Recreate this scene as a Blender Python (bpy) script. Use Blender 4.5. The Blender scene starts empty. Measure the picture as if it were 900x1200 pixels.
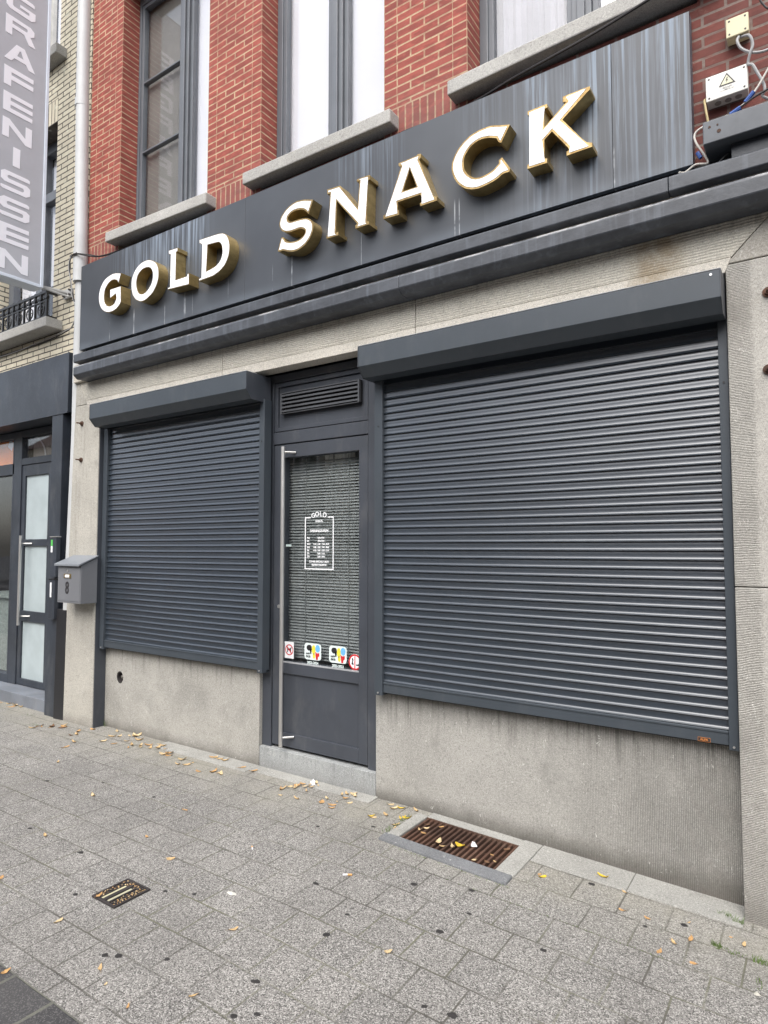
import bpy, bmesh, math, random
from mathutils import Vector, Matrix
from mathutils.geometry import tessellate_polygon
random.seed(7)
R = math.radians
SC = bpy.context.scene
COL = SC.collection

# ---------------------------------------------------------------- camera
cam = bpy.data.cameras.new('camera'); cam.sensor_fit = 'HORIZONTAL'; cam.sensor_width = 36
cam.lens = 36 * 756 / 900; cam.clip_start = .05; cam.clip_end = 400
camo = bpy.data.objects.new('camera', cam); COL.objects.link(camo)
camo.location = (0, -3.35, 1.55); camo.rotation_euler = (R(93.1), 0, R(34.18))
SC.camera = camo

# ---------------------------------------------------------------- sky and sun
SUN_EL, SUN_AZ = 52, 166          # sun high over the street, in front of the facade
w = bpy.data.worlds.new('World'); SC.world = w; w.use_nodes = True
nt = w.node_tree; nt.nodes.clear()
sky = nt.nodes.new('ShaderNodeTexSky'); sky.sky_type = 'NISHITA'; sky.sun_disc = False
sky.sun_elevation = R(SUN_EL); sky.sun_rotation = R(SUN_AZ); sky.air_density = 1.0; sky.dust_density = 3.0
hs = nt.nodes.new('ShaderNodeHueSaturation'); hs.inputs['Saturation'].default_value = .46
bg = nt.nodes.new('ShaderNodeBackground'); bg.inputs['Strength'].default_value = .15
wo = nt.nodes.new('ShaderNodeOutputWorld')
nt.links.new(sky.outputs[0], hs.inputs['Color']); nt.links.new(hs.outputs[0], bg.inputs['Color']); nt.links.new(bg.outputs[0], wo.inputs['Surface'])
sun = bpy.data.lights.new('sun', 'SUN'); sun.energy = 1.5; sun.angle = R(62); sun.color = (1, .97, .93)
suno = bpy.data.objects.new('sun', sun); COL.objects.link(suno)
_az = R(SUN_AZ); _el = R(SUN_EL)
sd = Vector((math.sin(_az) * math.cos(_el), math.cos(_az) * math.cos(_el), math.sin(_el)))   # towards the sun
suno.rotation_euler = sd.to_track_quat('Z', 'Y').to_euler(); suno.location = sd * 30
SC.view_settings.view_transform = 'Standard'; SC.view_settings.look = 'None'
SC.view_settings.exposure = 1.05; SC.view_settings.gamma = 1
SC.render.engine = 'CYCLES'

# ---------------------------------------------------------------- helpers
def tag(o, label=None, cat=None, group=None, kind=None):
    if label: o['label'] = label
    if cat: o['category'] = cat
    if group: o['group'] = group
    if kind: o['kind'] = kind
    return o
def thing(name, label, cat, loc, group=None):
    o = bpy.data.objects.new(name, None); COL.objects.link(o); o.location = loc; o.empty_display_size = .1
    return tag(o, label, cat, group)
def wloc(o):
    v = Vector((0, 0, 0))
    while o: v = v + o.location; o = o.parent
    return v

class MB:
    def __init__(s): s.v = []; s.f = []; s.mi = []
    def add(s, vs, fs, mi=0):
        b = len(s.v); s.v += [tuple(v) for v in vs]; s.f += [tuple(i + b for i in f) for f in fs]; s.mi += [mi] * len(fs); return s
    def hexa(s, p, mi=0):   # 8 points: bottom 4 ccw, top 4 ccw
        return s.add(p, [(3, 2, 1, 0), (4, 5, 6, 7), (0, 1, 5, 4), (1, 2, 6, 5), (2, 3, 7, 6), (3, 0, 4, 7)], mi)
    def box(s, x0, x1, y0, y1, z0, z1, mi=0):
        return s.hexa([(x0, y0, z0), (x1, y0, z0), (x1, y1, z0), (x0, y1, z0), (x0, y0, z1), (x1, y0, z1), (x1, y1, z1), (x0, y1, z1)], mi)
    def slab(s, x0, x1, y0, y1, zl, zr, h, h2=None, mi=0):   # bottom height differs left / right
        h2 = h if h2 is None else h2
        return s.hexa([(x0, y0, zl), (x1, y0, zr), (x1, y1, zr), (x0, y1, zl), (x0, y0, zl + h), (x1, y0, zr + h2), (x1, y1, zr + h2), (x0, y1, zl + h)], mi)
    def poly(s, outer, holes, y0, y1, mi=0, axis='y'):      # (x,z) outline extruded from y0 (front) to y1
        loops = [outer] + list(holes)
        tri = tessellate_polygon([[Vector((a, b, 0)) for a, b in L] for L in loops])
        flat = [p for L in loops for p in L]; n = len(flat)
        def mk(p, d):
            return (p[0], d, p[1]) if axis == 'y' else ((d, p[0], p[1]) if axis == 'x' else (p[0], p[1], d))
        vs = [mk(p, y0) for p in flat] + [mk(p, y1) for p in flat]
        fs = [tuple(t) for t in tri] + [tuple(i + n for i in reversed(t)) for t in tri]
        k = 0
        for L in loops:
            m = len(L)
            for i in range(m): fs.append((k + i, k + (i + 1) % m, k + (i + 1) % m + n, k + i + n))
            k += m
        return s.add(vs, fs, mi)
    def tube(s, pts, r, seg=8, mi=0, cap=True, radii=None):
        pts = [Vector(p) for p in pts]; n = len(pts); rings = []
        prev = None
        for i, p in enumerate(pts):
            t = (pts[min(i + 1, n - 1)] - pts[max(i - 1, 0)]).normalized()
            a = prev if prev else (Vector((0, 0, 1)) if abs(t.z) < .9 else Vector((1, 0, 0)))
            u = (a - t * a.dot(t)).normalized(); prev = u; v = t.cross(u)
            rr = radii[i] if radii else r
            rings.append([p + (u * math.cos(2 * math.pi * k / seg) + v * math.sin(2 * math.pi * k / seg)) * rr for k in range(seg)])
        vs = [q for g in rings for q in g]; fs = []
        for i in range(n - 1):
            for k in range(seg):
                fs.append((i * seg + k, i * seg + (k + 1) % seg, (i + 1) * seg + (k + 1) % seg, (i + 1) * seg + k))
        if cap: fs.append(tuple(reversed(range(seg)))); fs.append(tuple((n - 1) * seg + k for k in range(seg)))
        return s.add(vs, fs, mi)
    def curve(s, pts, r, seg=8, sub=6, mi=0):
        P = [Vector(p) for p in pts]; out = []
        for i in range(len(P) - 1):
            p0 = P[max(i - 1, 0)]; p1 = P[i]; p2 = P[i + 1]; p3 = P[min(i + 2, len(P) - 1)]
            for k in range(sub):
                t = k / sub
                out.append(.5 * ((2 * p1) + (p2 - p0) * t + (2 * p0 - 5 * p1 + 4 * p2 - p3) * t * t + (3 * p1 - p0 - 3 * p2 + p3) * t ** 3))
        out.append(P[-1]); return s.tube(out, r, seg, mi)
    def disc(s, c, r, y0, y1, seg=20, mi=0):
        return s.poly([(c[0] + r * math.cos(2 * math.pi * k / seg), c[1] + r * math.sin(2 * math.pi * k / seg)) for k in range(seg)], [], y0, y1, mi)
    def build(s, name, mat, parent=None, bevel=0, smooth=False, label=None):
        me = bpy.data.meshes.new(name); off = wloc(parent)
        me.from_pydata([tuple(Vector(v) - off) for v in s.v], [], s.f)
        bm = bmesh.new(); bm.from_mesh(me); bmesh.ops.recalc_face_normals(bm, faces=bm.faces); bm.to_mesh(me); bm.free()
        for m in (mat if isinstance(mat, (list, tuple)) else [mat]): me.materials.append(m)
        if len(me.materials) > 1:
            for p, i in zip(me.polygons, s.mi): p.material_index = i
        if smooth:
            me.polygons.foreach_set('use_smooth', [True] * len(me.polygons))
            try: me.set_sharp_from_angle(angle=R(40))
            except Exception: pass
        o = bpy.data.objects.new(name, me); COL.objects.link(o); o.parent = parent
        if bevel:
            b = o.modifiers.new('bevel', 'BEVEL'); b.width = bevel; b.segments = 2; b.limit_method = 'ANGLE'; b.angle_limit = R(35)
        if label: o['label'] = label
        return o

def inset(poly, d):      # mitred offset of an outline; positive d shrinks a ccw outline
    n = len(poly); area = sum(poly[i][0] * poly[(i + 1) % n][1] - poly[(i + 1) % n][0] * poly[i][1] for i in range(n))
    sg = 1 if area > 0 else -1; out = []
    for i in range(n):
        a = Vector(poly[i - 1]); b = Vector(poly[i]); c = Vector(poly[(i + 1) % n])
        e1 = (b - a).normalized(); e2 = (c - b).normalized()
        n1 = Vector((-e1.y, e1.x)) * sg; n2 = Vector((-e2.y, e2.x)) * sg
        m = n1 + n2; L = m.length
        if L < .35: m = n1; k = 1
        else: m = m / L; k = min(1 / max(m.dot(n1), .35), 1.8)
        out.append(tuple(b + m * d * k))
    return out

def text_mesh(mb, txt, size, origin, plane='y', depth=.0006, align='CENTER', sx=1.0, rot=0.0, bold=0.0, mi=0):
    """letters as thin solid shapes. plane 'y': read from the street; plane 'x': face looks to +x"""
    cu = bpy.data.curves.new('t', 'FONT'); cu.body = txt; cu.size = size; cu.align_x = align; cu.align_y = 'CENTER'
    cu.extrude = depth; cu.offset = bold; cu.resolution_u = 3
    o = bpy.data.objects.new('t', cu); COL.objects.link(o)
    dg = bpy.context.evaluated_depsgraph_get(); dg.update()
    me = bpy.data.meshes.new_from_object(o.evaluated_get(dg))
    c, s_ = math.cos(rot), math.sin(rot); vs = []
    for v in me.vertices:
        x, y, z = v.co.x * sx, v.co.y, v.co.z; x, y = x * c - y * s_, x * s_ + y * c
        vs.append((origin[0] + x, origin[1] - z, origin[2] + y) if plane == 'y' else (origin[0] + z, origin[1] + x, origin[2] + y))
    mb.add(vs, [tuple(p.vertices) for p in me.polygons], mi)
    bpy.data.objects.remove(o); bpy.data.curves.remove(cu); bpy.data.meshes.remove(me)

# ---------------------------------------------------------------- materials
class NT:
    def __init__(s, name):
        s.m = bpy.data.materials.new(name); s.m.use_nodes = True; s.t = s.m.node_tree; s.t.nodes.clear()
        s.out = s.t.nodes.new('ShaderNodeOutputMaterial'); g = s.t.nodes.new('ShaderNodeNewGeometry'); s.pos = g.outputs['Position']
        sp = s.n('ShaderNodeSeparateXYZ'); s.l(s.pos, sp.inputs[0]); s.x, s.y, s.z = sp.outputs
    def n(s, k, **kw):
        o = s.t.nodes.new(k)
        for a, b in kw.items(): setattr(o, a, b)
        return o
    def l(s, a, b): s.t.links.new(a, b)
    def put(s, a, sock):
        if hasattr(a, 'is_linked') or hasattr(a, 'links'): s.l(a, sock)
        else: sock.default_value = a
    def math(s, op, a, b=0.0, c=None, clamp=False):
        o = s.n('ShaderNodeMath', operation=op); o.use_clamp = clamp
        s.put(a, o.inputs[0]); s.put(b, o.inputs[1])
        if c is not None: s.put(c, o.inputs[2])
        return o.outputs[0]
    def comb(s, x, y, z):
        o = s.n('ShaderNodeCombineXYZ')
        for i, a in enumerate((x, y, z)): s.put(a, o.inputs[i])
        return o.outputs[0]
    def noise(s, scale, detail=3, rough=.5, vec=None, stretch=None, dist=0):
        v = vec if vec is not None else s.pos
        if stretch:
            mp = s.n('ShaderNodeMapping'); mp.inputs['Scale'].default_value = stretch; s.l(v, mp.inputs[0]); v = mp.outputs[0]
        o = s.n('ShaderNodeTexNoise'); s.l(v, o.inputs['Vector']); o.inputs['Scale'].default_value = scale
        o.inputs['Detail'].default_value = detail; o.inputs['Roughness'].default_value = rough; o.inputs['Distortion'].default_value = dist
        return o.outputs['Fac']
    def vor(s, scale, stretch=None):       # one random value per small grain
        v = s.pos
        if stretch:
            mp = s.n('ShaderNodeMapping'); mp.inputs['Scale'].default_value = stretch; s.l(v, mp.inputs[0]); v = mp.outputs[0]
        o = s.n('ShaderNodeTexVoronoi'); s.l(v, o.inputs['Vector']); o.inputs['Scale'].default_value = scale
        q = s.n('ShaderNodeSeparateXYZ'); s.l(o.outputs['Color'], q.inputs[0]); return q.outputs[0]
    def ramp(s, fac, a, b, lo=0.0, hi=1.0):     # smooth map a..b -> lo..hi
        o = s.n('ShaderNodeMapRange', interpolation_type='SMOOTHSTEP'); s.put(fac, o.inputs[0])
        for i, v in enumerate((a, b, lo, hi)): o.inputs[i + 1].default_value = v
        return o.outputs[0]
    def mix(s, f, a, b, mode='MIX'):
        o = s.n('ShaderNodeMix', data_type='RGBA', blend_type=mode); s.put(f, o.inputs[0])
        for k, v in ((6, a), (7, b)):
            if isinstance(v, tuple): o.inputs[k].default_value = (*v, 1) if len(v) == 3 else v
            else: s.l(v, o.inputs[k])
        return o.outputs[2]
    def bump(s, h, strength=.5, dist=.002, normal=None):
        o = s.n('ShaderNodeBump'); o.inputs['Strength'].default_value = strength; o.inputs['Distance'].default_value = dist; s.l(h, o.inputs['Height'])
        if normal is not None: s.l(normal, o.inputs['Normal'])
        return o.outputs[0]
    def pbr(s, col, rough=.6, metal=0.0, normal=None, spec=.5, coat=0):
        b = s.n('ShaderNodeBsdfPrincipled')
        if isinstance(col, tuple): b.inputs['Base Color'].default_value = (*col, 1)
        else: s.l(col, b.inputs['Base Color'])
        s.put(rough, b.inputs['Roughness']); s.put(metal, b.inputs['Metallic']); b.inputs['Specular IOR Level'].default_value = spec
        if coat: b.inputs['Coat Weight'].default_value = coat; b.inputs['Coat Roughness'].default_value = .22; b.inputs['Coat IOR'].default_value = 1.7
        if normal is not None: s.l(normal, b.inputs['Normal'])
        s.l(b.outputs[0], s.out.inputs[0]); return s.m

def m_paint(name, col, rough=.42, var=.18, spec=.5, dirt=0.0, dirtcol=(.3, .29, .27), metal=0.0, bump=.12, coat=0):
    t = NT(name); n1 = t.noise(3.1, 4, .6); n2 = t.noise(60, 3, .6)
    c = t.mix(t.ramp(n1, .3, .7), tuple(a * (1 - var) for a in col), tuple(a * (1 + var) for a in col))
    if dirt:
        d = t.math('MULTIPLY', t.ramp(t.noise(5, 6, .7, stretch=(1.5, 1.5, .5)), .5, .75), dirt)
        c = t.mix(d, c, dirtcol)
    rg = t.math('ADD', t.math('MULTIPLY', n2, .16), rough - .08)
    return t.pbr(c, rg, metal, t.bump(t.noise(24, 3, .5), bump, .002) if bump else None, spec, coat)

ANTH = m_paint('anthracite_aluminium', (.050, .056, .068), .42, .1, dirt=.10)
ANTH_B = m_paint('anthracite_box_aluminium', (.046, .056, .067), .45, .06, dirt=.05)
ANTH_D = m_paint('dark_blue_grey_paint', (.030, .036, .047), .42, .2, dirt=.12)
SLAT = m_paint('shutter_slat_paint', (.023, .032, .044), .33, .06, spec=.9, dirt=.04, dirtcol=(.10, .10, .10), bump=0, coat=.6)
VENT = m_paint('vent_aluminium', (.075, .078, .085), .4, .1)
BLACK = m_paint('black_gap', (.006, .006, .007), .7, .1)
BLACKP = m_paint('black_paint', (.018, .018, .02), .45, .2)
STEEL = m_paint('brushed_steel', (.60, .59, .57), .38, .05, metal=.8, bump=.03)
PIPE = m_paint('pipe_grey_plastic', (.50, .51, .51), .5, .06, dirt=.35, dirtcol=(.3, .29, .27))
MAILM = m_paint('mailbox_grey', (.165, .170, .182), .45, .05)
MAILL = m_paint('mailbox_lid_grey', (.20, .215, .235), .40, .05)
BRASS = m_paint('brass', (.62, .46, .2), .35, .1, metal=1.0)
WHITE = m_paint('white_vinyl', (.82, .83, .84), .5, .02)
WHITEB = m_paint('white_box_plastic', (.68, .67, .62), .5, .05, dirt=.25, dirtcol=(.4, .37, .3))
CREAM = m_paint('cream_box_plastic', (.60, .55, .36), .5, .08, dirt=.3, dirtcol=(.35, .3, .18))
CABW = m_paint('white_cable', (.56, .53, .48), .55, .1, dirt=.3)
CABG = m_paint('grey_cable', (.32, .32, .32), .55, .1)
CABK = m_paint('black_cable', (.018, .015, .016), .5, .2)
BLUE = m_paint('blue_tape', (.03, .085, .30), .5, .1)
RED = m_paint('red_print', (.55, .02, .025), .5, .02)
YEL = m_paint('yellow_print', (.72, .62, .05), .5, .02)
SKYB = m_paint('blue_print', (.15, .42, .72), .5, .02)
BLKP = m_paint('black_print', (.02, .018, .02), .5, .02)
RUST = m_paint('rusty_iron', (.075, .036, .022), .8, .45, dirt=.6, dirtcol=(.13, .085, .06))
DARKI = m_paint('old_dark_iron', (.035, .03, .03), .6, .4)
FRAMEW = m_paint('upper_window_frame_grey', (.115, .125, .14), .4, .1, dirt=.12)
BLIND = m_paint('white_blind', (.76, .77, .785), .7, .02)
BLINDG = m_paint('grey_white_curtain', (.24, .24, .27), .8, .12)
SCREEN = m_paint('taupe_screen_fabric', (.175, .172, .15), .8, .12)
ORANGE = m_paint('orange_board', (.85, .24, .02), .6, .1)
FROST = m_paint('frosted_film', (.40, .46, .47), .35, .08, spec=.6)
LABEL_G = m_paint('green_print', (.1, .5, .1), .5, .02)
SILLBLUE = m_paint('bluestone_threshold', (.16, .175, .20), .6, .15, dirt=.3)
PAPER = m_paint('white_tissue', (.75, .74, .76), .8, .03)
FILTER = m_paint('orange_filter', (.62, .33, .12), .8, .05)

def m_gold():
    t = NT('weathered_gold_metal'); n = t.noise(9, 5, .65, stretch=(1, 1, 2)); c = t.mix(t.ramp(n, .3, .75), (.60, .45, .20), (.36, .265, .115))
    return t.pbr(c, t.ramp(n, .3, .8, .30, .5), .8, t.bump(t.noise(45, 3, .5), .2, .002))
GOLD = m_gold()
def m_gold_rim():
    t = NT('bright_gold_rim'); n = t.noise(30, 4, .7); c = t.mix(t.ramp(n, .35, .7), (.38, .27, .12), (.20, .13, .05))
    return t.pbr(c, .38, .85, t.bump(t.noise(60, 3, .5), .2, .002))
GOLDR = m_gold_rim()

def m_glass(name, tint=(.95, .95, .96), refl=1.0, ior=1.52):
    t = NT(name); tr = t.n('ShaderNodeBsdfTransparent'); tr.inputs[0].default_value = (*tint, 1)
    gl = t.n('ShaderNodeBsdfGlossy'); gl.inputs['Roughness'].default_value = .015; gl.inputs['Color'].default_value = (refl, refl, refl, 1)
    t.l(t.bump(t.noise(1.7, 2, .5), .03, .02), gl.inputs['Normal'])
    mx = t.n('ShaderNodeMixShader'); g = t.n('ShaderNodeNewGeometry'); dt = t.n('ShaderNodeVectorMath', operation='DOT_PRODUCT')
    t.l(g.outputs['Normal'], dt.inputs[0]); t.l(g.outputs['Incoming'], dt.inputs[1])
    k = t.math('SUBTRACT', 1.0, t.math('ABSOLUTE', dt.outputs['Value']), clamp=True)      # Schlick
    f = t.math('MULTIPLY_ADD', t.math('POWER', k, 5.0), .94, .05, clamp=True)
    t.l(f, mx.inputs[0]); t.l(tr.outputs[0], mx.inputs[1]); t.l(gl.outputs[0], mx.inputs[2]); t.l(mx.outputs[0], t.out.inputs[0]); return t.m
GLASS = m_glass('window_glass')
GLASSD = m_glass('door_glass', (.93, .945, .945))

def m_brick(name, c1, c2, mortar, x0, z0, bw=.2, rh=.0525, off=.5, msize=.006, mode='x', grime=.0, mrough=.9, rake=1.0, pv=1.0):
    t = NT(name)
    u = {'x': t.x, 'y': t.y, 'z': t.z}[mode]; v = t.z if mode != 'z' else t.x
    vec = t.comb(t.math('SUBTRACT', u, x0), t.math('SUBTRACT', v, z0), 0.0)
    wob = t.noise(6, 2, .5); vec2 = t.n('ShaderNodeVectorMath', operation='ADD'); t.l(vec, vec2.inputs[0])
    t.l(t.comb(t.math('MULTIPLY', t.math('SUBTRACT', wob, .5), .004), t.math('MULTIPLY', t.math('SUBTRACT', t.noise(9, 2, .5), .5), .004), 0.0), vec2.inputs[1])
    b = t.n('ShaderNodeTexBrick'); t.l(vec2.outputs[0], b.inputs['Vector']); b.offset = off; b.offset_frequency = 2
    for k, val in (('Scale', 1), ('Mortar Size', msize), ('Mortar Smooth', .15), ('Bias', 0), ('Brick Width', bw), ('Row Height', rh)): b.inputs[k].default_value = val
    b.inputs['Color1'].default_value = (*c1, 1); b.inputs['Color2'].default_value = (*c2, 1); b.inputs['Mortar'].default_value = (*mortar, 1)
    c = t.mix(t.ramp(t.noise(90, 4, .7), .35, .75, 0, .30 * pv), b.outputs['Color'], tuple(a * .5 for a in c1), 'MIX')
    c = t.mix(t.ramp(t.noise(1.3, 4, .6), .4, .75, 0, .28 * pv), c, tuple(a * .6 for a in c2))
    pb = t.n('ShaderNodeSeparateColor'); t.l(b.outputs['Color'], pb.inputs[0])
    c = t.mix(t.ramp(t.noise(11, 1, .5, stretch=(1, 1, 2.6)), .42, .66, 0, .42 * pv), c, tuple(a * .62 for a in c2))
    c = t.mix(t.ramp(t.noise(13, 1, .5, stretch=(1, 1, 2.4)), .60, .72, 0, .35), c, tuple(min(.8, a * 1.35) for a in c1))
    c = t.mix(t.ramp(t.noise(14, 5, .7), .58, .8, 0, .25), c, (.48, .34, .27))
    if grime:
        g = t.math('MULTIPLY', t.ramp(t.z, 4.62, 4.08), t.ramp(t.noise(7, 5, .7), .3, .7, .2, grime)); c = t.mix(g, c, (.16, .11, .1))
    h = t.math('SUBTRACT', t.math('MULTIPLY', t.noise(120, 3, .6), .25), t.math('MULTIPLY', b.outputs['Fac'], rake))
    return t.pbr(c, t.ramp(b.outputs['Fac'], 0, 1, .78, mrough), 0, t.bump(h, .8, .004), .3)
RC1, RC2, RMO = (.345, .086, .064), (.255, .064, .050), (.52, .385, .25)

def m_stone(name, base, groove=None, pitch=.0072, mask='none', var=.15, grime=0, streak=0, jointx=None, rust=False, gstr=.6, amount=.55):
    t = NT(name)
    sp = t.noise(420, 2, .7); gr = t.vor(330); gr2 = t.vor(120); sp2 = t.noise(110, 4, .75); big = t.noise(1.6, 5, .6)
    lo = tuple(a * (1 - var) for a in base); hi = tuple(a * (1 + var * .9) for a in base)
    c = t.mix(t.ramp(big, .3, .7), lo, hi)
    c = t.mix(t.ramp(sp2, .35, .7, 0, .45), c, tuple(a * .72 for a in base))
    c = t.mix(t.ramp(gr, .55, 1, 0, .55), c, tuple(min(.8, a * 1.45) for a in base)); c = t.mix(t.ramp(gr, .4, .0, 0, .6), c, tuple(a * .55 for a in base))
    c = t.mix(t.ramp(gr2, .94, .98, 0, .35), c, tuple(a * .4 for a in base)); c = t.mix(t.math('MULTIPLY', t.ramp(gr2, .03, .015, 0, .45), t.ramp(t.noise(6, 4, .7), .5, .65)), c, (.62, .61, .58))
    h = t.math('ADD', t.math('MULTIPLY', sp2, .5), t.math('MULTIPLY', sp, .3))
    if groove:
        ax = {'x': t.x, 'z': t.z, 'y': t.y}[groove]
        if groove == 'z': ax = t.math('ADD', ax, t.math('MULTIPLY', t.noise(22, 3, .6), .010))
        else: ax = t.math('ADD', ax, t.math('MULTIPLY', t.noise(10, 2, .5), .003))
        wv = t.math('MULTIPLY_ADD', t.math('SINE', t.math('MULTIPLY', ax, 2 * math.pi / pitch)), .5, .5)
        if mask == 'right':
            m = t.math('MAXIMUM', t.ramp(t.x, -1.5, -.45), t.math('MAXIMUM', t.ramp(t.z, .46, .64), t.ramp(t.z, .10, -.02)))
            m = t.math('MULTIPLY', m, t.ramp(t.noise(3.5, 4, .6), .25, .6, .25, 1))
        elif mask == 'edge':
            m = t.ramp(t.x, -.215, -.245)
        elif mask == 'faint': m = t.ramp(t.noise(4, 4, .6), .4, .65, .05, .6)
        else: m = t.ramp(t.noise(5, 3, .6), .2, .6, .45, 1)
        g = t.math('MULTIPLY', t.math('SUBTRACT', 1.0, wv), m)
        c = t.mix(t.math('MULTIPLY', g, amount), c, tuple(a * .42 for a in base))
        h = t.math('SUBTRACT', h, t.math('MULTIPLY', g, 1.5))
    if streak:     # water-borne dirt running down from the top edge
        s1 = t.ramp(t.noise(1, 5, .65, stretch=(26, 26, 1.5)), .48, .7); s2 = t.ramp(t.z, streak[0], streak[1])
        c = t.mix(t.math('MULTIPLY', t.math('MULTIPLY', s1, s2), streak[2]), c, tuple(a * .28 for a in base))
    if grime:
        gz = t.math('ADD', t.z, t.math('MULTIPLY', t.noise(6, 5, .7), -.12))
        c = t.mix(t.ramp(gz, .05, -.09, 0, grime), c, (.09, .082, .07))
    # blotches and pale scratches
    c = t.mix(t.ramp(t.noise(4.5, 6, .7), .54, .74, 0, .5), c, tuple(a * .55 for a in base))
    c = t.mix(t.ramp(t.noise(11, 6, .75), .60, .70, 0, .35), c, tuple(a * .45 for a in base))
    sc = t.noise(17, 2, .6, stretch=(1, 1, .35), dist=2.5)
    ln = t.math('LESS_THAN', t.math('ABSOLUTE', t.math('SUBTRACT', sc, .5)), .006)
    ln = t.math('MULTIPLY', ln, t.ramp(t.noise(14, 2, .5), .60, .64))
    c = t.mix(t.math('MULTIPLY', ln, .75), c, (.68, .66, .62))
    if rust:
        rx = t.math('MULTIPLY', t.ramp(t.x, -.80, -.66), t.ramp(t.x, -.44, -.58))
        rr = t.math('MULTIPLY', rx, t.ramp(t.noise(5, 5, .7), .3, .65, .1, .6)); c = t.mix(rr, c, (.22, .145, .055))
    return t.pbr(c, .85, 0, t.bump(h, gstr, .003), .25)

BASEST = (.335, .310, .268)
ST_PANEL_R = m_stone('ribbed_stone_panel', (.350, .340, .312), 'x', .0080, 'right', grime=.7, streak=(.38, .66, .9), amount=.9)
ST_PANEL_L = m_stone('smooth_stone_panel', (.385, .372, .338), 'x', .0074, 'faint', grime=.7, streak=(.45, .68, .7), amount=.3)
ST_PIER_L = m_stone('left_pier_stone', (.43, .41, .362), 'x', .012, 'faint', grime=.5, streak=(.3, 1.1, .25), amount=.3)
ST_PIER_R = m_stone('right_pier_stone', (.40, .385, .35), 'z', .0072, 'edge', grime=.4, amount=.5)
ST_LINT = m_stone('bush_hammered_lintel', (.56, .53, .46), 'z', .0135, 'all', streak=(2.93, 3.08, .75), rust=True, amount=.38)
ST_EDGE = m_stone('lintel_margin_stone', (.54, .51, .45), None, streak=(2.80, 3.08, .35), rust=True)
ST_FILL = m_stone('lintel_fillet_stone', (.52, .48, .41), 'x', .009, 'faint', streak=(3.0, 3.08, .7), rust=True, amount=.35)
ST_SILL = m_stone('window_sill_stone', (.40, .39, .365), None, var=.2)
ST_STEP = m_stone('doorstep_stone', (.34, .35, .345), None, grime=.4, streak=(.02, .15, .5))
CEMENT = m_stone('cement_strip', (.33, .325, .30), None, var=.2)
CEMENTD = m_stone('dark_cement', (.17, .175, .18), None, var=.25)

def m_sign():
    t = NT('weathered_sign_metal'); base = t.mix(t.ramp(t.noise(1.1, 4, .6), .3, .7), (.042, .047, .056), (.062, .069, .080))
    st = t.ramp(t.noise(1, 4, .6, stretch=(13, 13, .35)), .42, .56)
    fine = t.ramp(t.noise(1, 5, .7, stretch=(48, 48, .8)), .42, .60)
    right = t.ramp(t.x, -1.75, -1.1); left = t.math('MULTIPLY', t.ramp(t.x, -5.15, -4.6), t.ramp(t.x, -3.72, -3.85))
    mid = t.math('MULTIPLY', t.ramp(t.x, -2.6, -2.45), t.ramp(t.x, -2.0, -2.15, 0, .6))
    region = t.math('MAXIMUM', t.math('MAXIMUM', right, left), mid)
    topm = t.math('MAXIMUM', t.ramp(t.z, 3.55, 4.08), t.math('MULTIPLY', right, t.ramp(t.z, 3.3, 4.0, .45, 1)))
    a = t.math('MULTIPLY', t.math('MULTIPLY', t.math('ADD', t.math('MULTIPLY', t.math('MULTIPLY', st, fine), .75), t.math('MULTIPLY', fine, .22)), region), topm)
    edge = t.math('MULTIPLY', t.ramp(t.z, 3.42, 3.33), t.ramp(t.noise(2.4, 3, .6), .35, .65, .1, .6))
    c = t.mix(t.math('MULTIPLY', a, .82, clamp=True), base, (.26, .315, .385))
    c = t.mix(t.math('MULTIPLY', edge, .6), c, (.17, .20, .235))
    # narrow lime drips below the lettering
    d = t.math('GREATER_THAN', t.noise(1, 1, .5, stretch=(34, 0, .12)), .70)
    d = t.math('MULTIPLY', t.math('MULTIPLY', d, t.ramp(t.z, 3.56, 3.50)), t.ramp(t.noise(9, 3, .6), .35, .6))
    c = t.mix(t.math('MULTIPLY', d, .65), c, (.42, .44, .46))
    return t.pbr(c, t.ramp(a, 0, 1, .42, .62), 0, t.bump(t.noise(3, 3, .5), .15, .01), .5)
SIGNM = m_sign()

def m_cornice():
    t = NT('worn_painted_cornice'); base = t.mix(t.ramp(t.noise(2.2, 5, .7, stretch=(2, 2, 3)), .3, .7), (.040, .044, .052), (.075, .082, .095))
    ver = t.ramp(t.noise(1, 4, .6, stretch=(20, 20, 1.2)), .5, .72, 0, .35); c = t.mix(ver, base, (.15, .17, .20))
    chip = t.math('MULTIPLY', t.ramp(t.noise(7, 6, .75, stretch=(.6, 1, 4)), .52, .58), t.math('MULTIPLY', t.ramp(t.z, 3.118, 3.136), t.math('LESS_THAN', t.z, 3.16)))
    c = t.mix(chip, c, (.36, .36, .36))
    ch2 = t.ramp(t.noise(16, 6, .8, stretch=(.5, 1, 2.4)), .67, .71, 0, .5); c = t.mix(ch2, c, (.02, .02, .022))
    return t.pbr(c, .5, 0, t.bump(t.noise(26, 5, .7), .3, .004), .5)
CORN = m_cornice()

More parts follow.
